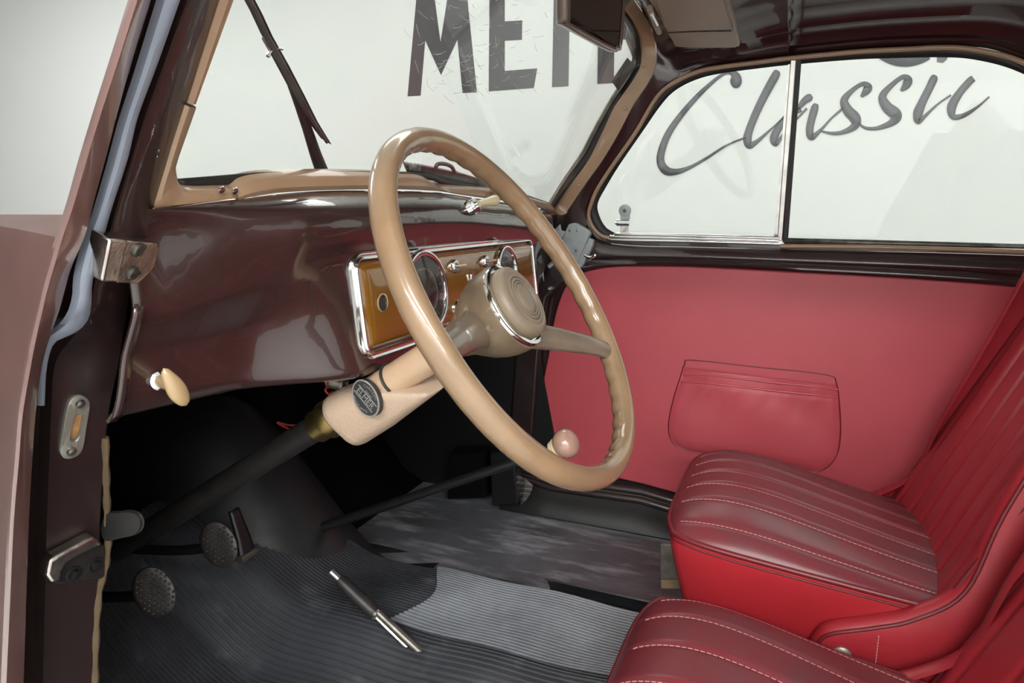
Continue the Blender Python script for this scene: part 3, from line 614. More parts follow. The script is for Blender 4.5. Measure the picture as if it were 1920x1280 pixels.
# instrument panel
PX0, PX1, PZ0, PZ1 = -0.295, 0.238, 0.531, 0.641
def pp(x, z, off=0.0): return Vector((x, 0.178+0.11*(z-0.53)-off, z))
PN = Vector((0, -1, 0.11)).normalized()
def rrect(x0, x1, z0, z1, r, n=8, off=0.0):
    out = []
    for cx, cz, a0 in ((x1-r, z1-r, 0), (x0+r, z1-r, 90), (x0+r, z0+r, 180), (x1-r, z0+r, 270)):
        for k in range(n+1):
            a = math.radians(a0+90*k/n); out.append(pp(cx+r*math.cos(a), cz+r*math.sin(a), off))
    return out
rows = [rrect(PX0+d, PX1-d, PZ0+d, PZ1-d, max(0.004, 0.016-d), off=o) for d, o in ((-0.0055, -0.004), (-0.005, 0.003), (-0.0035, 0.0045), (-0.0015, 0.003), (-0.0005, 0.003), (0.001, 0.006), (0.0025, 0.006), (0.0042, 0.003), (0.0045, -0.004))]
vs, fs = gridmesh(rows, closed_v=True); ipf = mk('instrument_frame', vs, fs, M['chrome'], dash)
rows = [rrect(PX0+d, PX1-d, PZ0+d, PZ1-d, max(0.003, 0.014-d), off=o) for d, o in ((0.004, -0.006), (0.0055, -0.001), (0.010, 0.0045), (0.0155, 0.0065), (0.022, 0.007), (0.04, 0.0072))]
vs, fs = gridmesh(rows, closed_v=True); n = len(rows[0]); fs.append(tuple((len(rows)-1)*n+k for k in range(n)))
panel = mk('instrument_panel', vs, fs, M['orange'], dash, ang=60)
PO = 0.0072
def onpan(px, py, off=PO): return onp(px, py, pp(0, 0.53, off), PN)
def gauge(px, py, r, marks):
    c = onpan(px, py)
    g = lathe('gauge_bezel', c, PN, [(r+0.004, -0.002), (r+0.0045, 0.002), (r+0.003, 0.006), (r, 0.0065), (r-0.003, 0.005), (r-0.004, 0.001)], M['chrome'], panel, n=48)
    lathe('dial_face', c, PN, [(r-0.003, 0.0005), (r-0.003, 0.0012), (0, 0.0012)], M['dial'], panel, n=48)
    lathe('dial_glass', c, PN, [(r-0.0035, 0.0035), (r*0.6, 0.0050), (0, 0.0056)], M['dialglass'], panel, n=40)
    u = Vector((1, 0, 0)); v = PN.cross(u)*-1
    V = []
    for k in range(marks):
        a = math.radians(-120+240*k/(marks-1)); d = u*math.sin(a)+v*math.cos(a); s = u*math.cos(a)-v*math.sin(a)
        L = 0.007 if k % 2 == 0 else 0.004
        V.append(boxmesh(c+PN*0.0014+d*(r-0.010), s, d, PN, 0.0006, L/2, 0.0002))
    V.append(lathemesh(c+PN*0.0012, PN, [(r*0.62, 0), (r*0.62, 0.0003), (r*0.60, 0.0003), (r*0.60, 0)], 40))
    mk('dial_marks', *join(*V), M['dialmark'], panel, smooth=False)
    a = math.radians(-118); d = u*math.sin(a)+v*math.cos(a)
    mk('needle', *boxmesh(c+PN*0.002+d*r*0.3, u*math.cos(a)-v*math.sin(a), d, PN, 0.0008, r*0.35, 0.0003), M['dialmark'], panel, smooth=False)
gauge(797, 547, 0.049, 13); gauge(949, 503, 0.033, 7)
def toggle(px, py):
    c = onpan(px, py)
    q = lathe('toggle_ring', c, PN, [(0.0095, -0.002), (0.0095, 0.003), (0.008, 0.006), (0.005, 0.006), (0.004, 0.002)], M['chrome'], panel, n=24)
    d = Vector((0.55, -0.8, 0.1)).normalized()
    tube('toggle_lever', [c+PN*0.003, c+PN*0.003+d*0.010, c+PN*0.003+d*0.016], [0.0016, 0.0018, 0.0022], M['ivory'], q, n=10)
toggle(850, 499); toggle(908, 490)
c = onpan(884, 531)
lw = slab('warning_lamp_plate', [c+Vector((sx*0.0045*math.cos(a), 0, 0.012*sgn+0.0045*math.sin(a))) for sgn, a0 in ((1, 0), (-1, 180)) for a in [math.radians(a0+30*k) for k in range(7)] for sx in (1,)], PN, 0.003, M['chrome'], panel)
for dz in (0.008, 0, -0.008):
    lathe('lamp_lens', c+Vector((0, 0, dz))+PN*0.003, PN, [(0.0028, 0), (0.002, 0.0012), (0, 0.0016)], M['badgedark'], lw, n=12)
c = onpan(716, 567)
lathe('switch_hole', c, PN, [(0.010, -0.001), (0.010, 0.0012), (0.0075, 0.0014), (0.007, 0.0004), (0, 0.0004)], M['badgedark'], panel, n=24)
tube('hole_rim', [c+PN*0.0012+Vector((0.0098*math.cos(a), 0, 0.0098*math.sin(a))) for a in [math.radians(k*15) for k in range(24)]], 0.001, M['ivory'], panel, n=6, closed=True)
# pull knob
c = onpan(858, 578); 
pk = lathe('pull_knob', c, PN, [(0.0085, 0.0), (0.0085, 0.020), (0.0075, 0.022), (0.008, 0.024), (0.0125, 0.027), (0.0145, 0.032), (0.0140, 0.038), (0.009, 0.042), (0, 0.043)], M['taupe'], panel, n=28)
lathe('knob_ring', c, PN, [(0.012, -0.001), (0.012, 0.002), (0.009, 0.004), (0.0085, 0.004)], M['chrome'], pk, n=28)
# switch on dash top
c = ony(884, 389, 0.178)
d = Vector((0.35, -1, 0.55)).normalized()
tr = lathe('top_switch_ring', c, d, [(0.010, -0.014), (0.012, -0.002), (0.012, 0.002), (0.0105, 0.003), (0.0105, 0.006), (0.012, 0.007), (0.011, 0.011), (0.006, 0.012), (0, 0.012)], M['chrome'], dash, n=28)
l0 = c+d*0.012; dd = Vector((0.85, -0.30, 0.12)).normalized()
tube('top_switch_lever', [l0, l0+dd*0.008, l0+dd*0.02, l0+dd*0.032, l0+dd*0.037, l0+dd*0.039], [0.005, 0.005, 0.0065, 0.0085, 0.007, 0.002], M['pale'], tr, n=14)
# T-shaped pull handle low on the left
hc = ony(296, 712, 0.262)
th = root('choke_handle', hc, 'ivory oval pull handle at the lower left end of the dashboard', 'handle')
sd = Vector((0.10, -1, -0.05)).normalized()
he = ony(324, 722, 0.232)
tube('stem', [hc, hc.lerp(he, 0.85)], 0.006, M['ivory'], th, n=14)
lathe('collar', hc.lerp(he, 0.12), (he-hc), [(0.0085, -0.003), (0.0088, 0.002), (0.006, 0.004)], M['chrome'], th, n=20)
p0 = ony(306, 690, 0.232); p1 = ony(350, 760, 0.228)
ax = (p1-p0); L = ax.length; ax.normalize(); sdir = (he-hc).normalized(); wdir = ax.cross(sdir).normalized()
rows = []
for i in range(17):
    t = i/16; s = math.sin(math.pi*min(1, max(0, t)))**0.45 if 0 < t < 1 else 0.02
    rw = (0.0068+0.0022*sm(0.1, 0.75, t))*s; rd = (0.0055+0.001*t)*s
    rows.append([p0+ax*(L*t)+wdir*(rw*math.cos(a))+sdir*(rd*math.sin(a)) for a in [2*math.pi*k/20 for k in range(20)]])
vs, fs = gridmesh(rows, closed_v=True); mk('grip', vs, fs, M['ivory'], th, ang=80)
#@@WHEEL
# ------------------------------------------------------------------ steering wheel
TILT = 0.5603
WC = Vector((-0.27, 0, 0.60)); AX = Vector((0, -math.cos(TILT), math.sin(TILT)))    # towards the driver
WV = Vector((0, math.sin(TILT), math.cos(TILT))); WU = Vector((1, 0, 0))
sw = root('steering_wheel', WC, 'large thin-rimmed tan steering wheel with two spokes and round horn button', 'steering wheel')
def wp(th, r, h=0.0): return WC+(WU*math.cos(th)+WV*math.sin(th))*r+AX*h
rows = []; NR = 360; NS = 20
for i in range(NR):
    th = 2*math.pi*i/NR; r = []
    for k in range(NS):
        a = 2*math.pi*k/NS; rr_ = 0.0122
        co, si = math.cos(a), math.sin(a)
        grip = 0.0
        # finger scallops on the inner rear face
        g = max(0, -co*0.75-si*0.65)
        grip = 0.0007*math.sin(th*44)*g
        r.append(wp(th, 0.192+(rr_+grip)*co*0.95, (rr_+grip)*si*1.08))
    rows.append(r)
vs, fs = gridmesh(rows, closed_u=True, closed_v=True); mk('rim', vs, fs, M['rim'], sw, ang=180)
def spoke(deg):
    th = math.radians(deg); rows = []
    d = WU*math.cos(th)+WV*math.sin(th); t = AX.cross(d)
    for i in range(22):
        f = i/21; r = 0.020+0.174*f
        h = -0.042+0.042*sm(0.0, 1.0, f)**0.9
        wd = 0.0195*(1-f)+0.0105*f+0.006*math.exp(-((f-1)/0.05)**2)*1.0; tk = 0.0145*(1-f)+0.0085*f
        wd += 0.005*math.exp(-(f/0.16)**2)
        rows.append([WC+d*r+AX*(h+tk*math.sin(a)*0.9)+t*(wd*math.cos(a)) for a in [2*math.pi*k/20 for k in range(20)]])
    vs, fs = gridmesh(rows, closed_v=True); mk('spoke', vs, fs, M['spoke'], sw, ang=180)
spoke(186); spoke(330)
lathe('hub', WC, AX, [(0.020, -0.086), (0.024, -0.074), (0.031, -0.064), (0.0385, -0.053), (0.0440, -0.041), (0.0470, -0.030), (0.0480, -0.020), (0.0478, -0.0115), (0.0455, -0.0095)], M['hub'], sw, n=56)
lathe('chrome_ring', WC, AX, [(0.0468, -0.0125), (0.0472, -0.009), (0.046, -0.006), (0.043, -0.0055), (0.0415, -0.009)], M['chrome'], sw, n=56)
hb = lathe('horn_button', WC, AX, [(0.0385, -0.014), (0.0402, -0.006), (0.0402, -0.001), (0.0385, 0.0035), (0.034, 0.0060), (0.0305, 0.0066), (0.0298, 0.0060), (0.0290, 0.0066), (0.0255, 0.0072), (0.0246, 0.0060), (0.0236, 0.0072), (0.0212, 0.0075), (0.0203, 0.0062), (0.0194, 0.0075), (0.0176, 0.0077), (0.0168, 0.0064), (0.0160, 0.0077), (0.008, 0.0084), (0, 0.0086)], M['taupe'], sw, n=64, ang=60)
for r_, h_, t_ in ((0.0246, 0.0062, 0.0008), (0.0203, 0.0064, 0.0008), (0.0168, 0.0066, 0.0007)):
    tube('button_groove', [wp(2*math.pi*k/48, r_, h_) for k in range(48)], t_, M['badgedark'], hb, n=6, closed=True)
# ------------------------------------------------------------------ steering column
colu = root('steering_column', WC-AX*0.9, 'cream painted steering column tube running down into the dark footwell', 'steering column')
def cp(s): return WC-AX*s
tube('upper_tube', [cp(0.085), cp(0.090), cp(0.235)], [0.018, 0.0185, 0.0185], M['column'], colu, n=28, ang=50)
tube('lower_tube', [cp(0.30), cp(1.0)], 0.0165, M['pedal'], colu, n=20)
lathe('brass_collar', cp(0.282), -AX, [(0.022, 0), (0.024, 0.006), (0.024, 0.014), (0.020, 0.018), (0.0205, 0.034), (0.017, 0.036)], M['brass'], colu, n=28)
# ------------------------------------------------------------------ column lock housing
lkr = root('steering_lock', cp(0.28), 'beige crackle-finish steering lock housing with oval silver badge clamped on the column', 'steering lock')
s0 = Vector((0, -math.sin(TILT), -math.cos(TILT)))            # away from the dash, below the column
def lockrow(s, k1, k2):
    r = []
    c1 = cp(s)+s0*0.001; c2 = cp(s-0.035*(1-sm(0.18, 0.27, s)))+s0*0.021+WU*0.010; n = 40
    dr = (c2-c1).normalized(); pr = dr.cross(AX).normalized()
    for k in range(n):
        a = 2*math.pi*k/n
        cx = math.cos(a); sy = math.sin(a)
        rad = 0.0265*k1 if cx < 0 else 0.0255*k2
        base = c1 if cx < 0 else c2
        r.append(base+dr*(rad*cx)+pr*(((0.0265*k1+0.0255*k2)/2)*sy))
    return r
rows = [lockrow(s, k, k) for s, k in ((0.186, 0.80), (0.187, 0.92), (0.191, 0.98), (0.198, 1.0), (0.24, 1.0), (0.270, 1.0), (0.278, 0.96), (0.281, 0.86))]
vs, fs = gridmesh(rows, closed_v=True); fs.append(tuple(range(40))); fs.append(tuple(7*40+k for k in range(40)))
mk('housing', vs, fs, M['lockb'], lkr, ang=60)
tube('tube_seal', [cp(0.1855)+ (WU*math.cos(a)+WV*math.sin(a))*0.0196 for a in [2*math.pi*k/32 for k in range(32)]], 0.0018, M['rubber'], lkr, n=8, closed=True)
# oval badge facing the camera side
bc = onp(687, 746, cp(0.235)-WU*0.0285+s0*0.012, (1, 0.0, 0))
bn = (-WU*0.99+WV*0.05-s0*0.0).normalized()
al = (-AX - bn*(-AX).dot(bn)).normalized(); acr = bn.cross(al).normalized()
def bpos(u, v, h): return bc+al*u+acr*v+bn*h
nb = 40
def oval(a, b, h): return [bpos(a*math.cos(2*math.pi*k/nb), b*math.sin(2*math.pi*k/nb), h) for k in range(nb)]
vs, fs = gridmesh([oval(0.0165, 0.0225, -0.006), oval(0.0165, 0.0225, 0.0012), oval(0.016, 0.0218, 0.0018)], closed_v=True); fs.append(tuple(2*nb+k for k in range(nb)))
bd = mk('badge', vs, fs, M['badgedark'], lkr, ang=40)
vs, fs = gridmesh([oval(0.0165, 0.0225, 0.0012), oval(0.0160, 0.0218, 0.0024), oval(0.0152, 0.0208, 0.0024), oval(0.0148, 0.0204, 0.0012)], closed_v=True)
mk('badge_rim', vs, fs, M['badge'], bd)
def text(name, body_, size, m, parent, fx, thick=0.0004, arc=None):
    """flat raised lettering; fx maps (u right, v up) -> world"""
    cu = bpy.data.curves.new(name, 'FONT'); cu.body = body_; cu.size = size; cu.align_x = 'CENTER'; cu.align_y = 'CENTER'; cu.resolution_u = 3
    to = bpy.data.objects.new(name, cu); COL.objects.link(to); bpy.context.view_layer.update()
    dg = bpy.context.evaluated_depsgraph_get(); me = bpy.data.meshes.new_from_object(to.evaluated_get(dg))
    vs = [fx(v.co.x, v.co.y) for v in me.vertices]; fs = [tuple(p.vertices) for p in me.polygons]
    bpy.data.objects.remove(to); bpy.data.curves.remove(cu)
    return mk(name, vs, fs, m, parent, smooth=False, recalc=False)
# reading direction on the badge runs from upper left to lower right in the photograph
tdir = (RT*0.72-UP*0.69); tdir = (tdir-bn*tdir.dot(bn)).normalized(); tup = bn.cross(tdir).normalized()
text('badge_lettering', 'ELMER', 0.0100, M['badge'], bd, lambda u, v: bc+tdir*u+tup*v+bn*0.0024)
def arct(u, v, R0, sgn):
    a = u/R0
    return (R0+sgn*v)*math.sin(a), sgn*(R0+sgn*v)*math.cos(a)
def archer(body_, R0, sgn):
    def fx(u, v):
        x, y = arct(u, v, R0, sgn); return bc+tdir*(x*1.05)+tup*(y*0.80)+bn*0.0024
    return fx
text('badge_lettering', 'ANTIFURTO', 0.0048, M['badge'], bd, archer('', 0.0165, -1))
text('badge_lettering', 'CARAZZIC', 0.0048, M['badge'], bd, archer('', 0.0160, 1))
text('badge_lettering', 'BREVET', 0.0034, M['badge'], bd, lambda u, v: bc+tdir*u+tup*(v+0.0070)+bn*0.0024)
for dv in (0.0048, -0.0048):
    mk('badge_bar', *boxmesh(bc+tup*dv+bn*0.0020, tdir, tup, bn, 0.0165, 0.0004, 0.0004), M['badge'], bd, smooth=False)
# loose wires and connector under the dash
wr = root('wiring_connector', ony(630, 715, 0.23), 'small metal bulb socket with loose wires hanging under the dashboard edge', 'wiring')
c = ony(634, 716, 0.235)
lathe('socket', c, (0.3, -1, -0.2), [(0.010, -0.012), (0.010, 0.004), (0.012, 0.005), (0.012, 0.009), (0.008, 0.010), (0.007, 0.004), (0, 0.004)], M['steel'], wr, n=20)
for pts, rr2 in ((((618, 724), (610, 730), (616, 738), (624, 734)), 0.0012), (((640, 700), (620, 708), (612, 722)), 0.0012)):
    tube('wire', cr([ony(x, y, 0.24) for x, y in pts], 5), rr2, M['wire'], wr, n=6)
w2 = tube('hanging_wire', cr([ony(x, y, 0.34) for x, y in ((610, 782), (580, 794), (545, 797), (520, 792), (545, 806), (565, 818), (566, 812))], 6), 0.0014, M['wire'], n=6)
tag(w2, 'thin red wire looping loose beside the lower steering column', 'wire')

cc = ony(857, 673, 0.17)
clp = root('cable_clip', cc, 'small silver cable clip under the dashboard edge behind the steering wheel', 'clip')
lathe('clip_eye', cc, (-0.5, -1, 0.1), [(0.0075, -0.003), (0.0075, 0.002), (0.005, 0.004), (0.003, 0.002), (0, 0.002)], M['zinc'], clp, n=18)
tube('clip_arm', [cc+Vector((0, 0.002, 0.003)), ony(880, 662, 0.175)+Vector((0, 0, 0.004))], 0.003, M['zinc'], clp, n=8)
#@@FLOOR
# ------------------------------------------------------------------ centre hump and floor covering
def tunnel(x): return 0.075*(sm(-0.24, -0.13, x)*(1-sm(0.03, 0.115, x)))
def toe(y): return 0.0 if y < 0.44 else (y-0.44)**1.5*1.25
def hump_h(x, y):
    w = 0.10+0.05*sm(0.35, 0.8, y); c = -0.01
    g = max(0.0, 1-((x-c)/(w*1.35))**2)
    return sm(0.32, 0.72, y)*0.36*g**0.7
mt = root('floor_mat', (-0.2, 0, 0), 'grey-black ribbed rubber mat over the driver footwell and centre tunnel', 'floor mat')
pitch = 0.0066; prof = ((0, 0), (0.18, 0.0), (0.30, 0.0016), (0.62, 0.0016), (0.78, 0.0))
vx = []
x = -0.515
while x < 0.118:
    for a, h in prof: vx.append((x+a*pitch, h))
    x += pitch
ys = xs(-0.95, 0.70, 66); rows = []
for y in ys:
    r = []
    for x, h in vx:
        z = max(tunnel(x), 0)+toe(y)*(1-sm(-0.22, -0.1, x))+0.006+h
        z += 0.0035*math.sin(x*23+y*9)*sm(-0.4, 0.2, -x)*1.0+0.002*math.sin(y*31+x*11)
        z += 0.12*sm(0.40, 0.66, y)*sm(-0.24, -0.08, x)
        r.append(Vector((x, y, z)))
    rows.append(r)
grid('ribbed_sheet', rows, M['mat'], mt, ang=30, merge=False)
# patch on the tunnel (second layer with its own edge)
rows = []
px_ = [v for v in vx if -0.13 < v[0] < 0.115]
for y in xs(-0.95, 0.26, 40):
    r = []
    for x, h in px_:
        r.append(Vector((x, y+0.02*math.sin(x*30), tunnel(x)+0.0105+h+0.002*math.sin(y*31+x*11)+0.0035*math.sin(x*23+y*9)*sm(-0.4, 0.2, -x))))
    rows.append(r)
grid('ribbed_patch', rows, M['matwornlit'], mt, ang=30, merge=False)
# flap hanging to the passenger side
rows = [[Vector((0.085+0.075*t, y, 0.072-0.068*sm(0, 0.8, t)+0.004+0.0014*(k % 2))) for k, t in enumerate(xs(0, 1, 22))] for y in xs(-0.30, 0.10, 8)]
grid('ribbed_flap', rows, M['mat'], mt, ang=30)
# hump cover in front
rows = []
for y in xs(0.36, 0.86, 26):
    r = []
    for x in xs(-0.20, 0.20, 34):
        z = hump_h(x, y)
        z = max(z, -0.01)+0.002*math.sin(x*60+y*30)
        r.append(Vector((x, y, z)))
    rows.append(r)
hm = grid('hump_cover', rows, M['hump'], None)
tag(hm, 'black leathercloth cover over the gearbox hump in the footwell', 'hump cover')
# black box on the passenger footwell floor with a strip of crinkled foil
bx0 = root('footwell_box', onz(940, 930, 0.02), 'black box standing at the far end of the passenger footwell', 'box')
b_lo = [onx(x, y, 0.44) for x, y in ((922, 948), (972, 945), (962, 845), (918, 850))]
slab('case', b_lo, (1, 0.15, 0), 0.06, M['black'], bx0, bevel=0.004)
b_lo = [onx(x, y, 0.45) for x, y in ((838, 936), (912, 934), (905, 850), (842, 850))]
o2 = slab('dark_case', b_lo, (1, 0.15, 0), 0.06, M['soot'], None, bevel=0.004); o2.name = 'footwell_case'
tag(o2, 'low dark case left of the black box in the passenger footwell', 'case')
foil = []
for i in range(11):
    t = i/10
    a = Vector((968+6*t, 888+57*t, 0)); b = Vector((999-20*t*t, 907+38*t, 0)); z_ = 0.004*((i % 2)*2-1)
    foil.append([onx(a.x, a.y, 0.46)+Vector((z_, 0, 0)), onx((a.x+b.x)/2, (a.y+b.y)/2, 0.458)+Vector((-z_, 0, 0)), onx(b.x, b.y, 0.46)+Vector((z_, 0, 0))])
tag(grid('foil_strip', foil, M['dullchrome'], None, smooth=False, solid=0.001), 'crinkled silver foil strip beside the black box on the passenger floor', 'foil')
# ------------------------------------------------------------------ levers and pedals
gl = root('gear_lever', Vector((0.0, 0.52, 0.13)), 'long thin black gear lever with rose-beige knob reaching up beside the wheel', 'gear lever')
g0 = onx(560, 1003, 0.0); g1 = onx(960, 868, 0.0); g2 = onx(1034, 846, 0.0); g3 = onx(1058, 833, 0.0)
tube('rod', cr([g0, g0.lerp(g1, 0.5), g1, g2], 6), [0.0085]*7+[0.0075]*6+[0.006]*6, M['black'], gl, n=14)
kd = (g3-g2).normalized()
lathe('knob', g2, kd, [(0.006, 0.004), (0.010, 0.006), (0.014, 0.012), (0.0185, 0.016), (0.0215, 0.022), (0.0225, 0.029), (0.0205, 0.037), (0.0135, 0.043), (0.006, 0.0455), (0, 0.046)], M['knob'], gl, n=32)
cl = [lathemesh(g2+kd*(0.002+0.0036*i), kd, [(0.0118+0.0012*i, 0), (0.0134+0.0012*i, 0.0008), (0.0134+0.0012*i, 0.0018), (0.0118+0.0012*i, 0.0026)], 24) for i in range(3)]
mk('knob_collar', *join(*cl), M['pale'], gl)
hbk = root('handbrake_lever', onz(775, 1222, 0.085), 'worn black handbrake lever with silver tip rising from the ribbed mat', 'handbrake')
hx = -0.15
h0 = onx(790, 1232, hx); h1 = onx(706, 1152, hx); h2 = onx(636, 1086, hx); h3 = onx(621, 1072, hx)
tube('grip', cr([h1, h1.lerp(h2, 0.1), h1.lerp(h2, 0.6), h2], 4), [0.0085]*4+[0.0105]*4+[0.0098]*4+[0.009], M['pedal'], hbk, n=18, ang=60)
tube('button', [h2, h3], [0.0062, 0.0060], M['dullchrome'], hbk, n=14, ang=40)
sdv = (h1-h0).normalized().cross(Vector((1, 0, 0))).normalized()
tube('lever_rod', [h0+sdv*0.005, h1+sdv*0.004], 0.0042, M['pitted'], hbk, n=10)
tube('lever_rod', [h0-sdv*0.006, h1-sdv*0.005], [0.0065, 0.005], M['steel'], hbk, n=10)
lathe('grip_cap', h1, (h1-h2), [(0.009, -0.003), (0.0095, 0.0), (0.006, 0.003), (0, 0.003)], M['pitted'], hbk, n=18)
def pedal(px, py, X, r, label, tilt):
    c = onx(px, py, X); nrm = Vector((-0.25, -0.82, 0.50)).normalized()
    p = root('foot_pedal', c, label, 'pedal', 'round foot pedals')
    u = WU-nrm*WU.dot(nrm); u.normalize(); v = nrm.cross(u)
    def ov(k, h): return [c+u*(r*0.68*k*math.cos(2*math.pi*i/32))+v*(r*k*math.sin(2*math.pi*i/32))+nrm*h for i in range(32)]
    vs, fs = gridmesh([ov(0.9, -0.006), ov(1, -0.004), ov(1, 0.001), ov(0.95, 0.003), ov(0.90, 0.002), ov(0.4, 0.002)], closed_v=True); fs.append(tuple(5*32+k for k in range(32))); fs.append(tuple(range(32)))
    mk('pad', vs, fs, M['pedal'], p, ang=50)
    V = []
    for i in range(-4, 5):
        for j in range(-5, 6):
            a, b = (i+(j % 2)*0.5)*0.0062, j*0.0056
            if (a/(r*0.60))**2+(b/(r*0.85))**2 < 1: V.append(lathemesh(c+u*a+v*b+nrm*0.002, nrm, [(0.0021, 0), (0.0017, 0.0012), (0, 0.0016)], 8))
    mk('studs', *join(*V), M['pedal'], p)['kind'] = 'stuff'
    e = c+Vector((0.0, 0.16, -0.02))
    tube('arm', cr([c-nrm*0.004, c+Vector((0, 0.04, -0.015)), c+Vector((0, 0.10, -0.03)), c+Vector((0, 0.22, -0.05))], 5), 0.007, M['soot'], p, n=10)
pedal(290, 1110, -0.36, 0.034, 'round studded clutch pedal nearest the door opening', 0)
pedal(411, 1020, -0.27, 0.033, 'round studded brake pedal beside the black accelerator', 0)
ac = root('accelerator_pedal', onx(460, 1015, -0.21), 'narrow black accelerator pedal lever right of the round pedals', 'pedal')
pa = cr([onx(x, y, -0.21) for x, y in ((436, 955), (446, 985), (456, 1015), (462, 1040))], 5); 
rows = [[p+Vector((sx*(0.008+0.006*i/15), 0, 0))+Vector((0, -0.003*math.cos(sx*1.2), 0)) for sx in (-1, -0.5, 0, 0.5, 1)] for i, p in enumerate(pa)]
grid('lever_plate', rows, M['black'], ac, solid=0.006)
e0 = pa[-1]
tube('roller', [e0+Vector((-0.016, -0.002, 0)), e0+Vector((0.016, -0.002, 0))], 0.006, M['steel'], ac, n=14, ang=40)
# rounded flap on the driver's kick panel
fl = [(205, 962), (225, 959), (247, 957), (262, 962), (269, 975), (267, 990), (256, 1000), (235, 1005), (205, 1010), (196, 990)]
fk = root('kick_flap', onx(235, 985, -0.505), 'dark rubber flap with rounded end on the driver side wall', 'flap')
FQ = cr([onx(x, y, -0.500) for x, y in fl], 4, True)
slab('flap', FQ, (-1, 0, 0), 0.004, M['rubber'], fk, smooth=False)
tube('flap_rim', FQ, 0.0008, M['pedal'], fk, n=6, closed=True)
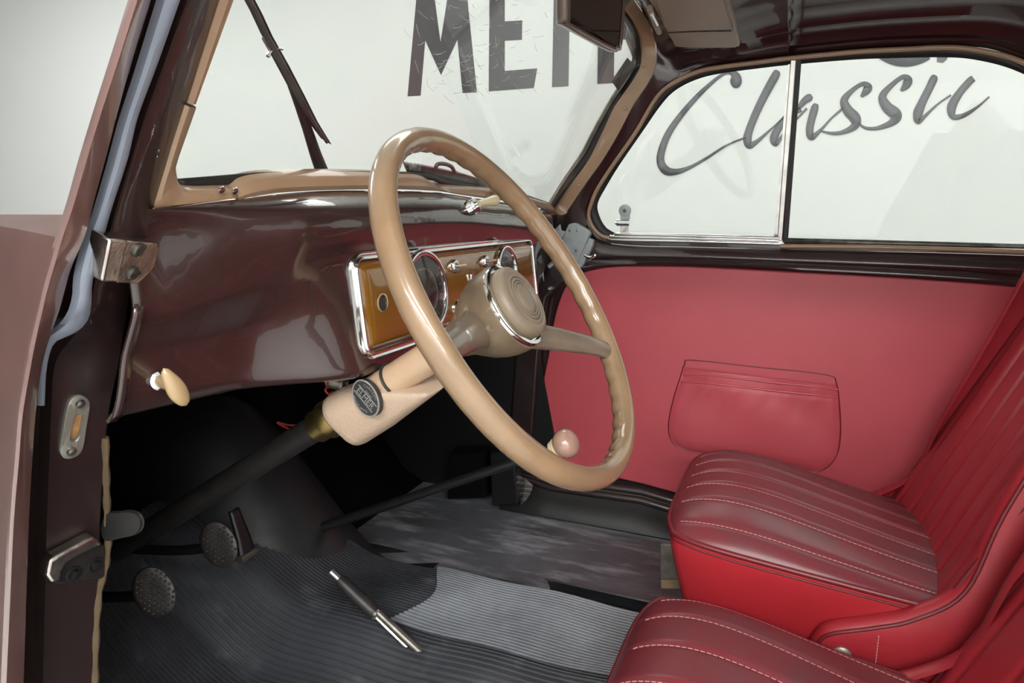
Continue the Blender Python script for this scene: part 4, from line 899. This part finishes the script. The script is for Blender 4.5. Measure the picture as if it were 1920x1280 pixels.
#@@SEATS
# ------------------------------------------------------------------ seats
WUP = [(0, -0.316, 0.105), (0, -0.322, 0.122), (0, -0.336, 0.141), (0, -0.386, 0.163), (0, -0.43, 0.186), (0.002, -0.48, 0.235), (0.010, -0.51, 0.34), (0.014, -0.56, 0.48), (0.014, -0.60, 0.60)]
WLO = [(0, -0.320, 0.092), (0, -0.330, 0.088), (0, -0.36, 0.090), (0, -0.42, 0.092), (0, -0.50, 0.094), (0, -0.58, 0.105), (0.010, -0.62, 0.22), (0.014, -0.66, 0.42), (0.014, -0.70, 0.58)]
def seat(x0, x1, label, dz=0.0, nple=8):
    xc = (x0+x1)/2; hw = (x1-x0)/2; yf, yb = -0.100, -0.52; yc = (yf+yb)/2; hl = (yf-yb)/2
    st = root('car_seat', (xc, yc, 0.0), label, 'seat', 'red leather front seats')
    def plan(a, b):      # a across (-1 near driver side .. 1), b along (1 front, -1 back)
        return xc+a*hw*(1-0.085*abs(b)**6*(1 if b > 0 else 0.6)), yc+b*hl*(1-0.09*abs(a)**5*(1 if b > 0 else 0.4))
    def edge_z(a, b):
        f = (1-b)/2
        return 0.224-0.036*f-0.020*f*max(0, a)+dz
    seams = [-0.86+1.72*k/(nple-1) for k in range(nple)]
    def top(a, b):
        x, y = plan(a, b); f = (1-b)/2
        e = (1-abs(a)**3.2)**0.62 if abs(a) < 1 else 0
        g = (1-abs(b)**3.5)**0.6 if abs(b) < 1 else 0
        crown = 0.056*e*g*(1-0.72*sm(0.12, 0.95, f))
        d = min(abs(a-s) for s in seams)*hw
        crown -= 0.0045*math.exp(-(d/0.0045)**2)*e*g
        return Vector((x, y, edge_z(a, b)+crown))
    na = 150; nbb = 44
    aa = [-1+2*i/na for i in range(na+1)]; bb = [math.sin(math.pi/2*(-1+2*i/nbb)) for i in range(nbb+1)]
    cu = grid('cushion', [[top(a, b) for a in aa] for b in bb], M['redseat'], st, ang=180)
    for s in seams:
        P = [top(s, b)+Vector((0, 0, 0.0009)) for b in xs(-0.97, 0.93, 60)]
        # stitched: short dashes in one mesh per seam
        V = [tubemesh([P[i], P[i].lerp(P[i+1], 0.75)], 0.0006, 5) for i in range(len(P)-1)]
        mk('seam', *join(*V), M['thread'], cu)
    # boundary loop
    loop = [top(a, 1) for a in aa] + [top(1, b) for b in reversed(bb[:-1])] + [top(a, -1) for a in reversed(aa[:-1])] + [top(-1, b) for b in bb[1:-1]]
    loop = resample(loop+[loop[0]], 161)[:-1]
    tube('piping', loop, 0.0042, M['redpipe'], st, n=10, closed=True)
    tube('piping', [p+Vector((0, 0, -0.009)) for p in loop], 0.0022, M['redpipe'], st, n=8, closed=True)
    cen = Vector((xc, yc, 0)); rows = []
    for s, zz in ((1.0, 0.0), (1.004, -0.006), (1.008, -0.018), (0.995, -0.045), (0.965, -0.085), (0.935, -0.125), (0.925, -0.150)):
        rows.append([Vector((cen.x+(p.x-cen.x)*s, cen.y+(p.y-cen.y)*s-(0.012*(-zz)/0.15 if p.y > yc else 0), p.z+zz)) for p in loop])
    vs, fs = gridmesh(rows, closed_v=True); mk('cushion_side', vs, fs, M['redside'], st, ang=180)
    # backrest leaning rearwards
    by, bz = -0.475, 0.165+dz; bd_ = Vector((0, -0.42, 1)).normalized(); bn_ = Vector((0, 1, 0.42)).normalized()
    def bp(a, t):
        wd = hw*(1.02-0.10*max(0, t-0.6)**2*4)
        e = (1-abs(a)**4)**0.6 if abs(a) < 1 else 0
        g = min(1, (1-t)*6)**0.5 if t < 1 else 0
        d = min(abs(a-s) for s in seams)*hw
        h = 0.020*e*g-0.005*math.exp(-(d/0.006)**2)*e*g+0.030*abs(a)**3*(1-0.7*t)
        return Vector((xc+a*wd, by, bz))+bd_*(0.56*t)+bn_*h
    ta = xs(0, 1, 30)
    br = grid('backrest', [[bp(a, t) for a in aa] for t in ta], M['redwing'], st, ang=180)
    rows = []
    bl = [bp(1, t) for t in ta]+[bp(a, 1) for a in reversed(aa[:-1])]+[bp(-1, t) for t in reversed(ta[:-1])]
    grid('backrest_shell', [[p, p-bn_*0.02+Vector((0, -0.01, 0)), p-bn_*0.05] for p in bl], M['redside'], st, ang=180)
    tube('backrest_piping', bl, 0.004, M['redpipe'], st, n=8)
    # wings: curved side pieces joining backrest and cushion
    for sgn in (-1, 1):
        xw = xc+sgn*(hw+0.014)
        up = cr([Vector((xw-sgn*dd_, y_, z_+dz)) for dd_, y_, z_ in WUP], 6)
        lo = cr([Vector((xw-sgn*dd_, y_, z_+dz)) for dd_, y_, z_ in WLO], 6)
        rows = []
        for p, q in zip(up, lo):
            o = Vector((sgn, 0, 0))
            rows.append([p-o*0.022+Vector((0, 0.004, 0)), p-o*0.012+Vector((0, 0.006, 0.006)), p+Vector((0, 0.002, 0.004)), p+o*0.004-Vector((0, 0, 0.008)), p.lerp(q, 0.4)+o*0.006, p.lerp(q, 0.8)+o*0.004, q, q-o*0.012])
        wg = grid('side_wing', rows, M['redwing'], st, ang=180)
        tube('wing_piping', [p+Vector((sgn*0.003, 0.002, -0.004)) for p in up], 0.0028, M['redpipe'], wg, n=8)
        bpn = Vector((xw+sgn*0.006, -0.350, 0.112+dz))
        lathe('pivot_button', bpn, (sgn, 0, 0), [(0.0125, -0.004), (0.0125, 0.002), (0.010, 0.004), (0.004, 0.0045), (0.0035, 0.006), (0, 0.0065)], M['plate'], wg, n=24)
        V = []
        for i in range(14):
            z0 = 0.152-0.0045*i+dz; V.append(tubemesh([Vector((xw+sgn*0.0065, -0.390, z0)), Vector((xw+sgn*0.0065, -0.390, z0-0.003))], 0.0008, 5))
        mk('wing_stitch', *join(*V), M['thread'], wg)
    # runner under the seat
    for xr in (xc-hw*0.8, xc+hw*0.8):
        box('runner', (xr-0.012, yb+0.05, 0.006), (xr+0.012, yf+0.02, 0.085+dz), M['black'], st, bevel=0.002)
    return st
seat(0.022, 0.42, 'red pleated leather passenger seat beside the far door panel', 0.0, 7)
seat(-0.44, -0.045, 'red pleated leather driver seat in the near lower corner', -0.050, 6)
# grey runner plate in front of passenger seat
rp0 = root('seat_runner_plate', onx(1258, 1060, 0.06), 'grey metal seat runner plate on the floor at the passenger seat front', 'runner plate')
slab('plate', [onx(x, y, 0.075) for x, y in ((1238, 1020), (1280, 1022), (1290, 1085), (1238, 1085))], (1, 0, 0), 0.006, M['steel'], rp0, bevel=0.001)
slab('plate_foot', [onx(x, y, 0.070) for x, y in ((1238, 1088), (1290, 1088), (1292, 1106), (1238, 1104))], (1, 0, 0), 0.012, M['felt'], rp0, bevel=0.002)

#@@SMALL
# ------------------------------------------------------------------ mirror
mp0 = Vector((0.02, 0.015, 0.94)); mn = Vector((-0.12, -1, -0.12)).normalized()
mr = root('rear_view_mirror', (0.03, 0.02, 0.95), 'brown framed rectangular rear-view mirror hanging at the top of the windscreen', 'mirror')
MQ = [(1060, -30), (1059, 38), (1066, 50), (1148, 95), (1160, 94), (1166, 84), (1174, -30), (1168, -42), (1066, -42)]
def onm(px, py, o=0.0): return onp(px, py, mp0+mn*o, mn)
def shrink(Q, k, c=None):
    cx = sum(p[0] for p in Q)/len(Q); cy = sum(p[1] for p in Q)/len(Q); return [(cx+(x-cx)*k, cy+(y-cy)*k) for x, y in Q]
out = cr([onm(*p) for p in MQ], 3, True)
rows = [[p-mn*0.014 for p in cr([onm(*q) for q in shrink(MQ, 0.93)], 3, True)], [p-mn*0.010 for p in out], out, [p+mn*0.003 for p in cr([onm(*q) for q in shrink(MQ, 0.95)], 3, True)], [p+mn*0.002 for p in cr([onm(*q) for q in shrink(MQ, 0.86)], 3, True)]]
vs, fs = gridmesh(rows, closed_v=True); n = len(out); fs.append(tuple(range(n))); mk('mirror_case', vs, fs, M['casebrown'], mr, ang=60)
gq = cr([onm(*q)+mn*0.0015 for q in shrink(MQ, 0.87)], 3, True)
mk('mirror_glass', gq, [tuple(range(len(gq)))], M['mirror'], mr, smooth=False)
mc = onm(1150, -10)-mn*0.012
tube('mirror_stalk', cr([mc, onp(1168, 8, mp0-mn*0.03, mn), onp(1182, -12, mp0-mn*0.05, mn), onp(1190, -40, mp0-mn*0.06, mn)], 5), 0.005, M['dullchrome'], mr, n=12)
# ------------------------------------------------------------------ sun visor
vp = Vector((0.3, -0.08, 0.975)); vn = Vector((-0.10, 0.22, -1)).normalized()
sv = root('sun_visor', (0.3, -0.05, 0.99), 'taupe padded sun visor folded up under the roof at the passenger side', 'sun visor')
def onv(px, py, o=0.0): return onp(px, py, vp+vn*o, vn)
VQ = [(1196, -60), (1340, -60), (1362, 0), (1386, 80), (1381, 88), (1368, 90), (1275, 89), (1262, 80), (1240, 40)]
slab('visor_pad', cr([onv(*p) for p in VQ], 2, True), -vn, 0.010, M['visor'], sv, bevel=0.003)
slab('visor_panel', [onv(*p, 0.0035) for p in ((1215, -50), (1345, -50), (1372, 54), (1366, 57), (1256, 59), (1244, 50))], -vn, 0.0036, M['visor'], sv, bevel=0.002)
tube('visor_edge', cr([onv(x, y, 0.003) for x, y in ((1250, 62), (1310, 59), (1373, 58))], 4), 0.0014, M['steel'], sv, n=6)
tube('visor_edge', cr([onv(x, y, 0.003) for x, y in ((1358, -10), (1366, 25), (1373, 58))], 4), 0.0014, M['steel'], sv, n=6)
tube('visor_hinge', cr([onv(1236, 60, 0.004), onv(1228, 40, 0.004), onv(1218, 15, 0.004)], 4), 0.005, M['visor'], sv, n=10)
tube('hinge_pin', [onv(1232, 46, 0.010), onv(1222, 26, 0.010)], 0.003, M['chrome'], sv, n=10)
# ------------------------------------------------------------------ wipers outside the glass
w1 = root('windscreen_wiper', onw(600, 320, 0.012), 'black wiper standing upright across the glass left of the steering wheel', 'wiper', 'windscreen wipers')
tube('wiper_arm', [onw(x, y, 0.022) for x, y in ((604, 322), (592, 290), (575, 238), (560, 195), (545, 155), (520, 112), (503, 85), (495, 72))], [0.0075, 0.0065, 0.0052, 0.0046, 0.004, 0.003, 0.0022, 0.002], M['rubber'], w1, n=10)
bl0 = [(455, -25), (480, 22), (500, 65), (530, 118), (560, 175), (585, 225), (612, 267)]
a = [onw(x-5, y+2, 0.014) for x, y in bl0]; b = [onw(x+5, y-1, 0.014) for x, y in bl0]
a[-1] = onw(606, 262, 0.014); b[-1] = onw(617, 268, 0.014)
ribbon('wiper_blade', a, b, M['rubber'], w1, th=0.008, smooth=False)
tube('blade_spine', [onw(x+1, y, 0.006) for x, y in bl0], 0.0016, M['steel'], w1, n=8)
tube('spring_clip', cr([onw(x, y, 0.008) for x, y in ((493, 70), (500, 85), (506, 95), (500, 104), (505, 106), (508, 97), (520, 92), (530, 93))], 5), 0.0008, M['dullchrome'], w1, n=6)
w2 = root('windscreen_wiper', onw(850, 345, 0.012), 'black wiper blade lying flat along the windscreen base behind the steering wheel', 'wiper', 'windscreen wipers')
bl0 = [(757, 304), (790, 309), (830, 317), (870, 326), (905, 337), (925, 350)]
ribbon('wiper_blade', [onw(x, y, 0.014) for x, y in bl0], [onw(x+6, y+15, 0.014) for x, y in bl0], M['steel'], w2, th=0.005, smooth=False)
ribbon('blade_rubber', [onw(x+6, y+15, 0.011) for x, y in bl0], [onw(x+8, y+22, 0.011) for x, y in bl0], M['rubber'], w2, th=0.004, smooth=False)
tube('blade_bridge', cr([onw(x, y, 0.010) for x, y in ((816, 318), (820, 308), (832, 307), (846, 312), (852, 322))], 5), 0.003, M['steel'], w2, n=8)
tube('wiper_arm', [onw(x, y, 0.020) for x, y in ((850, 322), (910, 346), (960, 366))], [0.003, 0.004, 0.005], M['steel'], w2, n=8)
# ------------------------------------------------------------------ hardware on the door jamb
JP, JN = jamb_frame(250, 490)
def onj(px, py, off=0.0, fr=None):
    p, n = fr or (JP, JN); return onp(px, py, p+n*off, n)
spk = root('striker_plate', onj(250, 490), 'chrome door striker block with two slotted screws on the jamb', 'striker plate')
slab('plate', [onj(x, y, 0.011) for x, y in ((236, 452), (296, 456), (299, 464), (283, 531), (278, 533), (220, 531))], -JN, 0.018, M['pitted'], spk, bevel=0.0012)
slab('raised_block', [onj(x, y, 0.019) for x, y in ((208, 449), (242, 452), (238, 464), (222, 531), (192, 529), (194, 520))], -JN, 0.017, M['pitted'], spk, bevel=0.002)
def slot_screw(p, nrm, r, parent, ang, m=M['steel']):
    nrm = Vector(nrm).normalized(); u = nrm.orthogonal().normalized(); v = nrm.cross(u)
    s = lathe('screw', p, nrm, [(r, -0.002), (r, 0.0008), (r*0.8, 0.0022), (0, 0.0028)], m, parent, n=22)
    return s
for p, an in (((259, 468), 40), ((249, 512), 5)):
    c = onj(*p, 0.0115); slot_screw(c, JN, 0.0062, spk, an)
    a = math.radians(an); d = Vector((math.cos(a), 0, math.sin(a)))
    mk('screw_slot', *boxmesh(c+JN*0.0026, d-JN*d.dot(JN), JN, JN.cross(d), 0.0056, 0.0006, 0.0009), M['badgedark'], spk, smooth=False)
yp = jamb_frame(140, 800); PNm = yp[1]
dvp = root('dovetail_plate', onj(140, 800, 0, yp), 'grey oval slotted plate with two screws lower on the door jamb', 'jamb plate')
ocl = [(146, 741), (158, 743), (167, 752), (168, 765), (162, 800), (156, 838), (148, 852), (134, 859), (121, 859), (114, 850), (113, 838), (119, 800), (125, 768), (132, 750)]
oc = cr([onj(x, y, 0.003, yp) for x, y in ocl], 4, True); ic = cr([onj(x, y, 0.003, yp) for x, y in ((143, 777), (153, 777), (155, 783), (151, 805), (147, 818), (140, 826), (133, 824), (132, 815), (137, 790), (140, 780), (141, 779), (141.5, 778), (142, 777.5), (142.5, 777.2))], 4, True)
nn = len(oc)
# align inner loop start
best = min(range(nn), key=lambda s: sum((oc[k]-ic[(k+s) % nn]).length for k in range(0, nn, 5)))
ic = [ic[(k+best) % nn] for k in range(nn)]
bk_ = -PNm*0.004
vs, fs = gridmesh([[p+bk_ for p in oc], oc, [p.lerp(q, 0.12)+PNm*0.001 for p, q in zip(oc, ic)], [p.lerp(q, 0.9)+PNm*0.001 for p, q in zip(oc, ic)], ic, [p+bk_ for p in ic]], closed_v=True)
mk('plate', vs, fs, M['plate'], dvp, ang=35)
slab('slot_lining', [p-PNm*0.0024 for p in ic], -PNm, 0.001, M['rust'], dvp, smooth=False)
for p in ((150, 757), (134, 846)):
    c = onj(*p, 0.0042, yp); slot_screw(c, PNm, 0.0042, dvp, 20, M['dullchrome'])
    mk('screw_slot', *boxmesh(c+PNm*0.0026, (0.9, 0, 0.4), PNm, (-0.4, 0, 0.9), 0.0038, 0.0005, 0.0005), M['badgedark'], dvp, smooth=False)
yl = jamb_frame(150, 1050); LNm = yl[1]
lat = root('jamb_buffer', onj(150, 1050, 0, yl), 'worn dark metal door buffer bracket with two bolts at the bottom of the jamb', 'bracket')
slab('bracket', [onj(x, y, 0.004, yl) for x, y in ((115, 1056), (185, 1022), (197, 1022), (198, 1080), (190, 1086), (150, 1090), (118, 1096), (98, 1094), (98, 1064))], -LNm, 0.012, M['pedal'], lat, bevel=0.002)
slab('bright_edge', [onj(x, y, 0.014, yl) for x, y in ((92, 1052), (108, 1042), (175, 1006), (194, 1021), (150, 1042), (126, 1056), (116, 1072), (114, 1090), (96, 1094), (86, 1080))], -LNm, 0.014, M['pitted'], lat, bevel=0.003)
for p in ((138, 1075), (178, 1058)):
    c = onj(*p, 0.004, yl)
    lathe('bolt', c, LNm, [(0.0075, -0.001), (0.0075, 0.001), (0.006, 0.0015), (0.0045, 0.001), (0.004, 0.004), (0, 0.0045)], M['black'], lat, n=20)
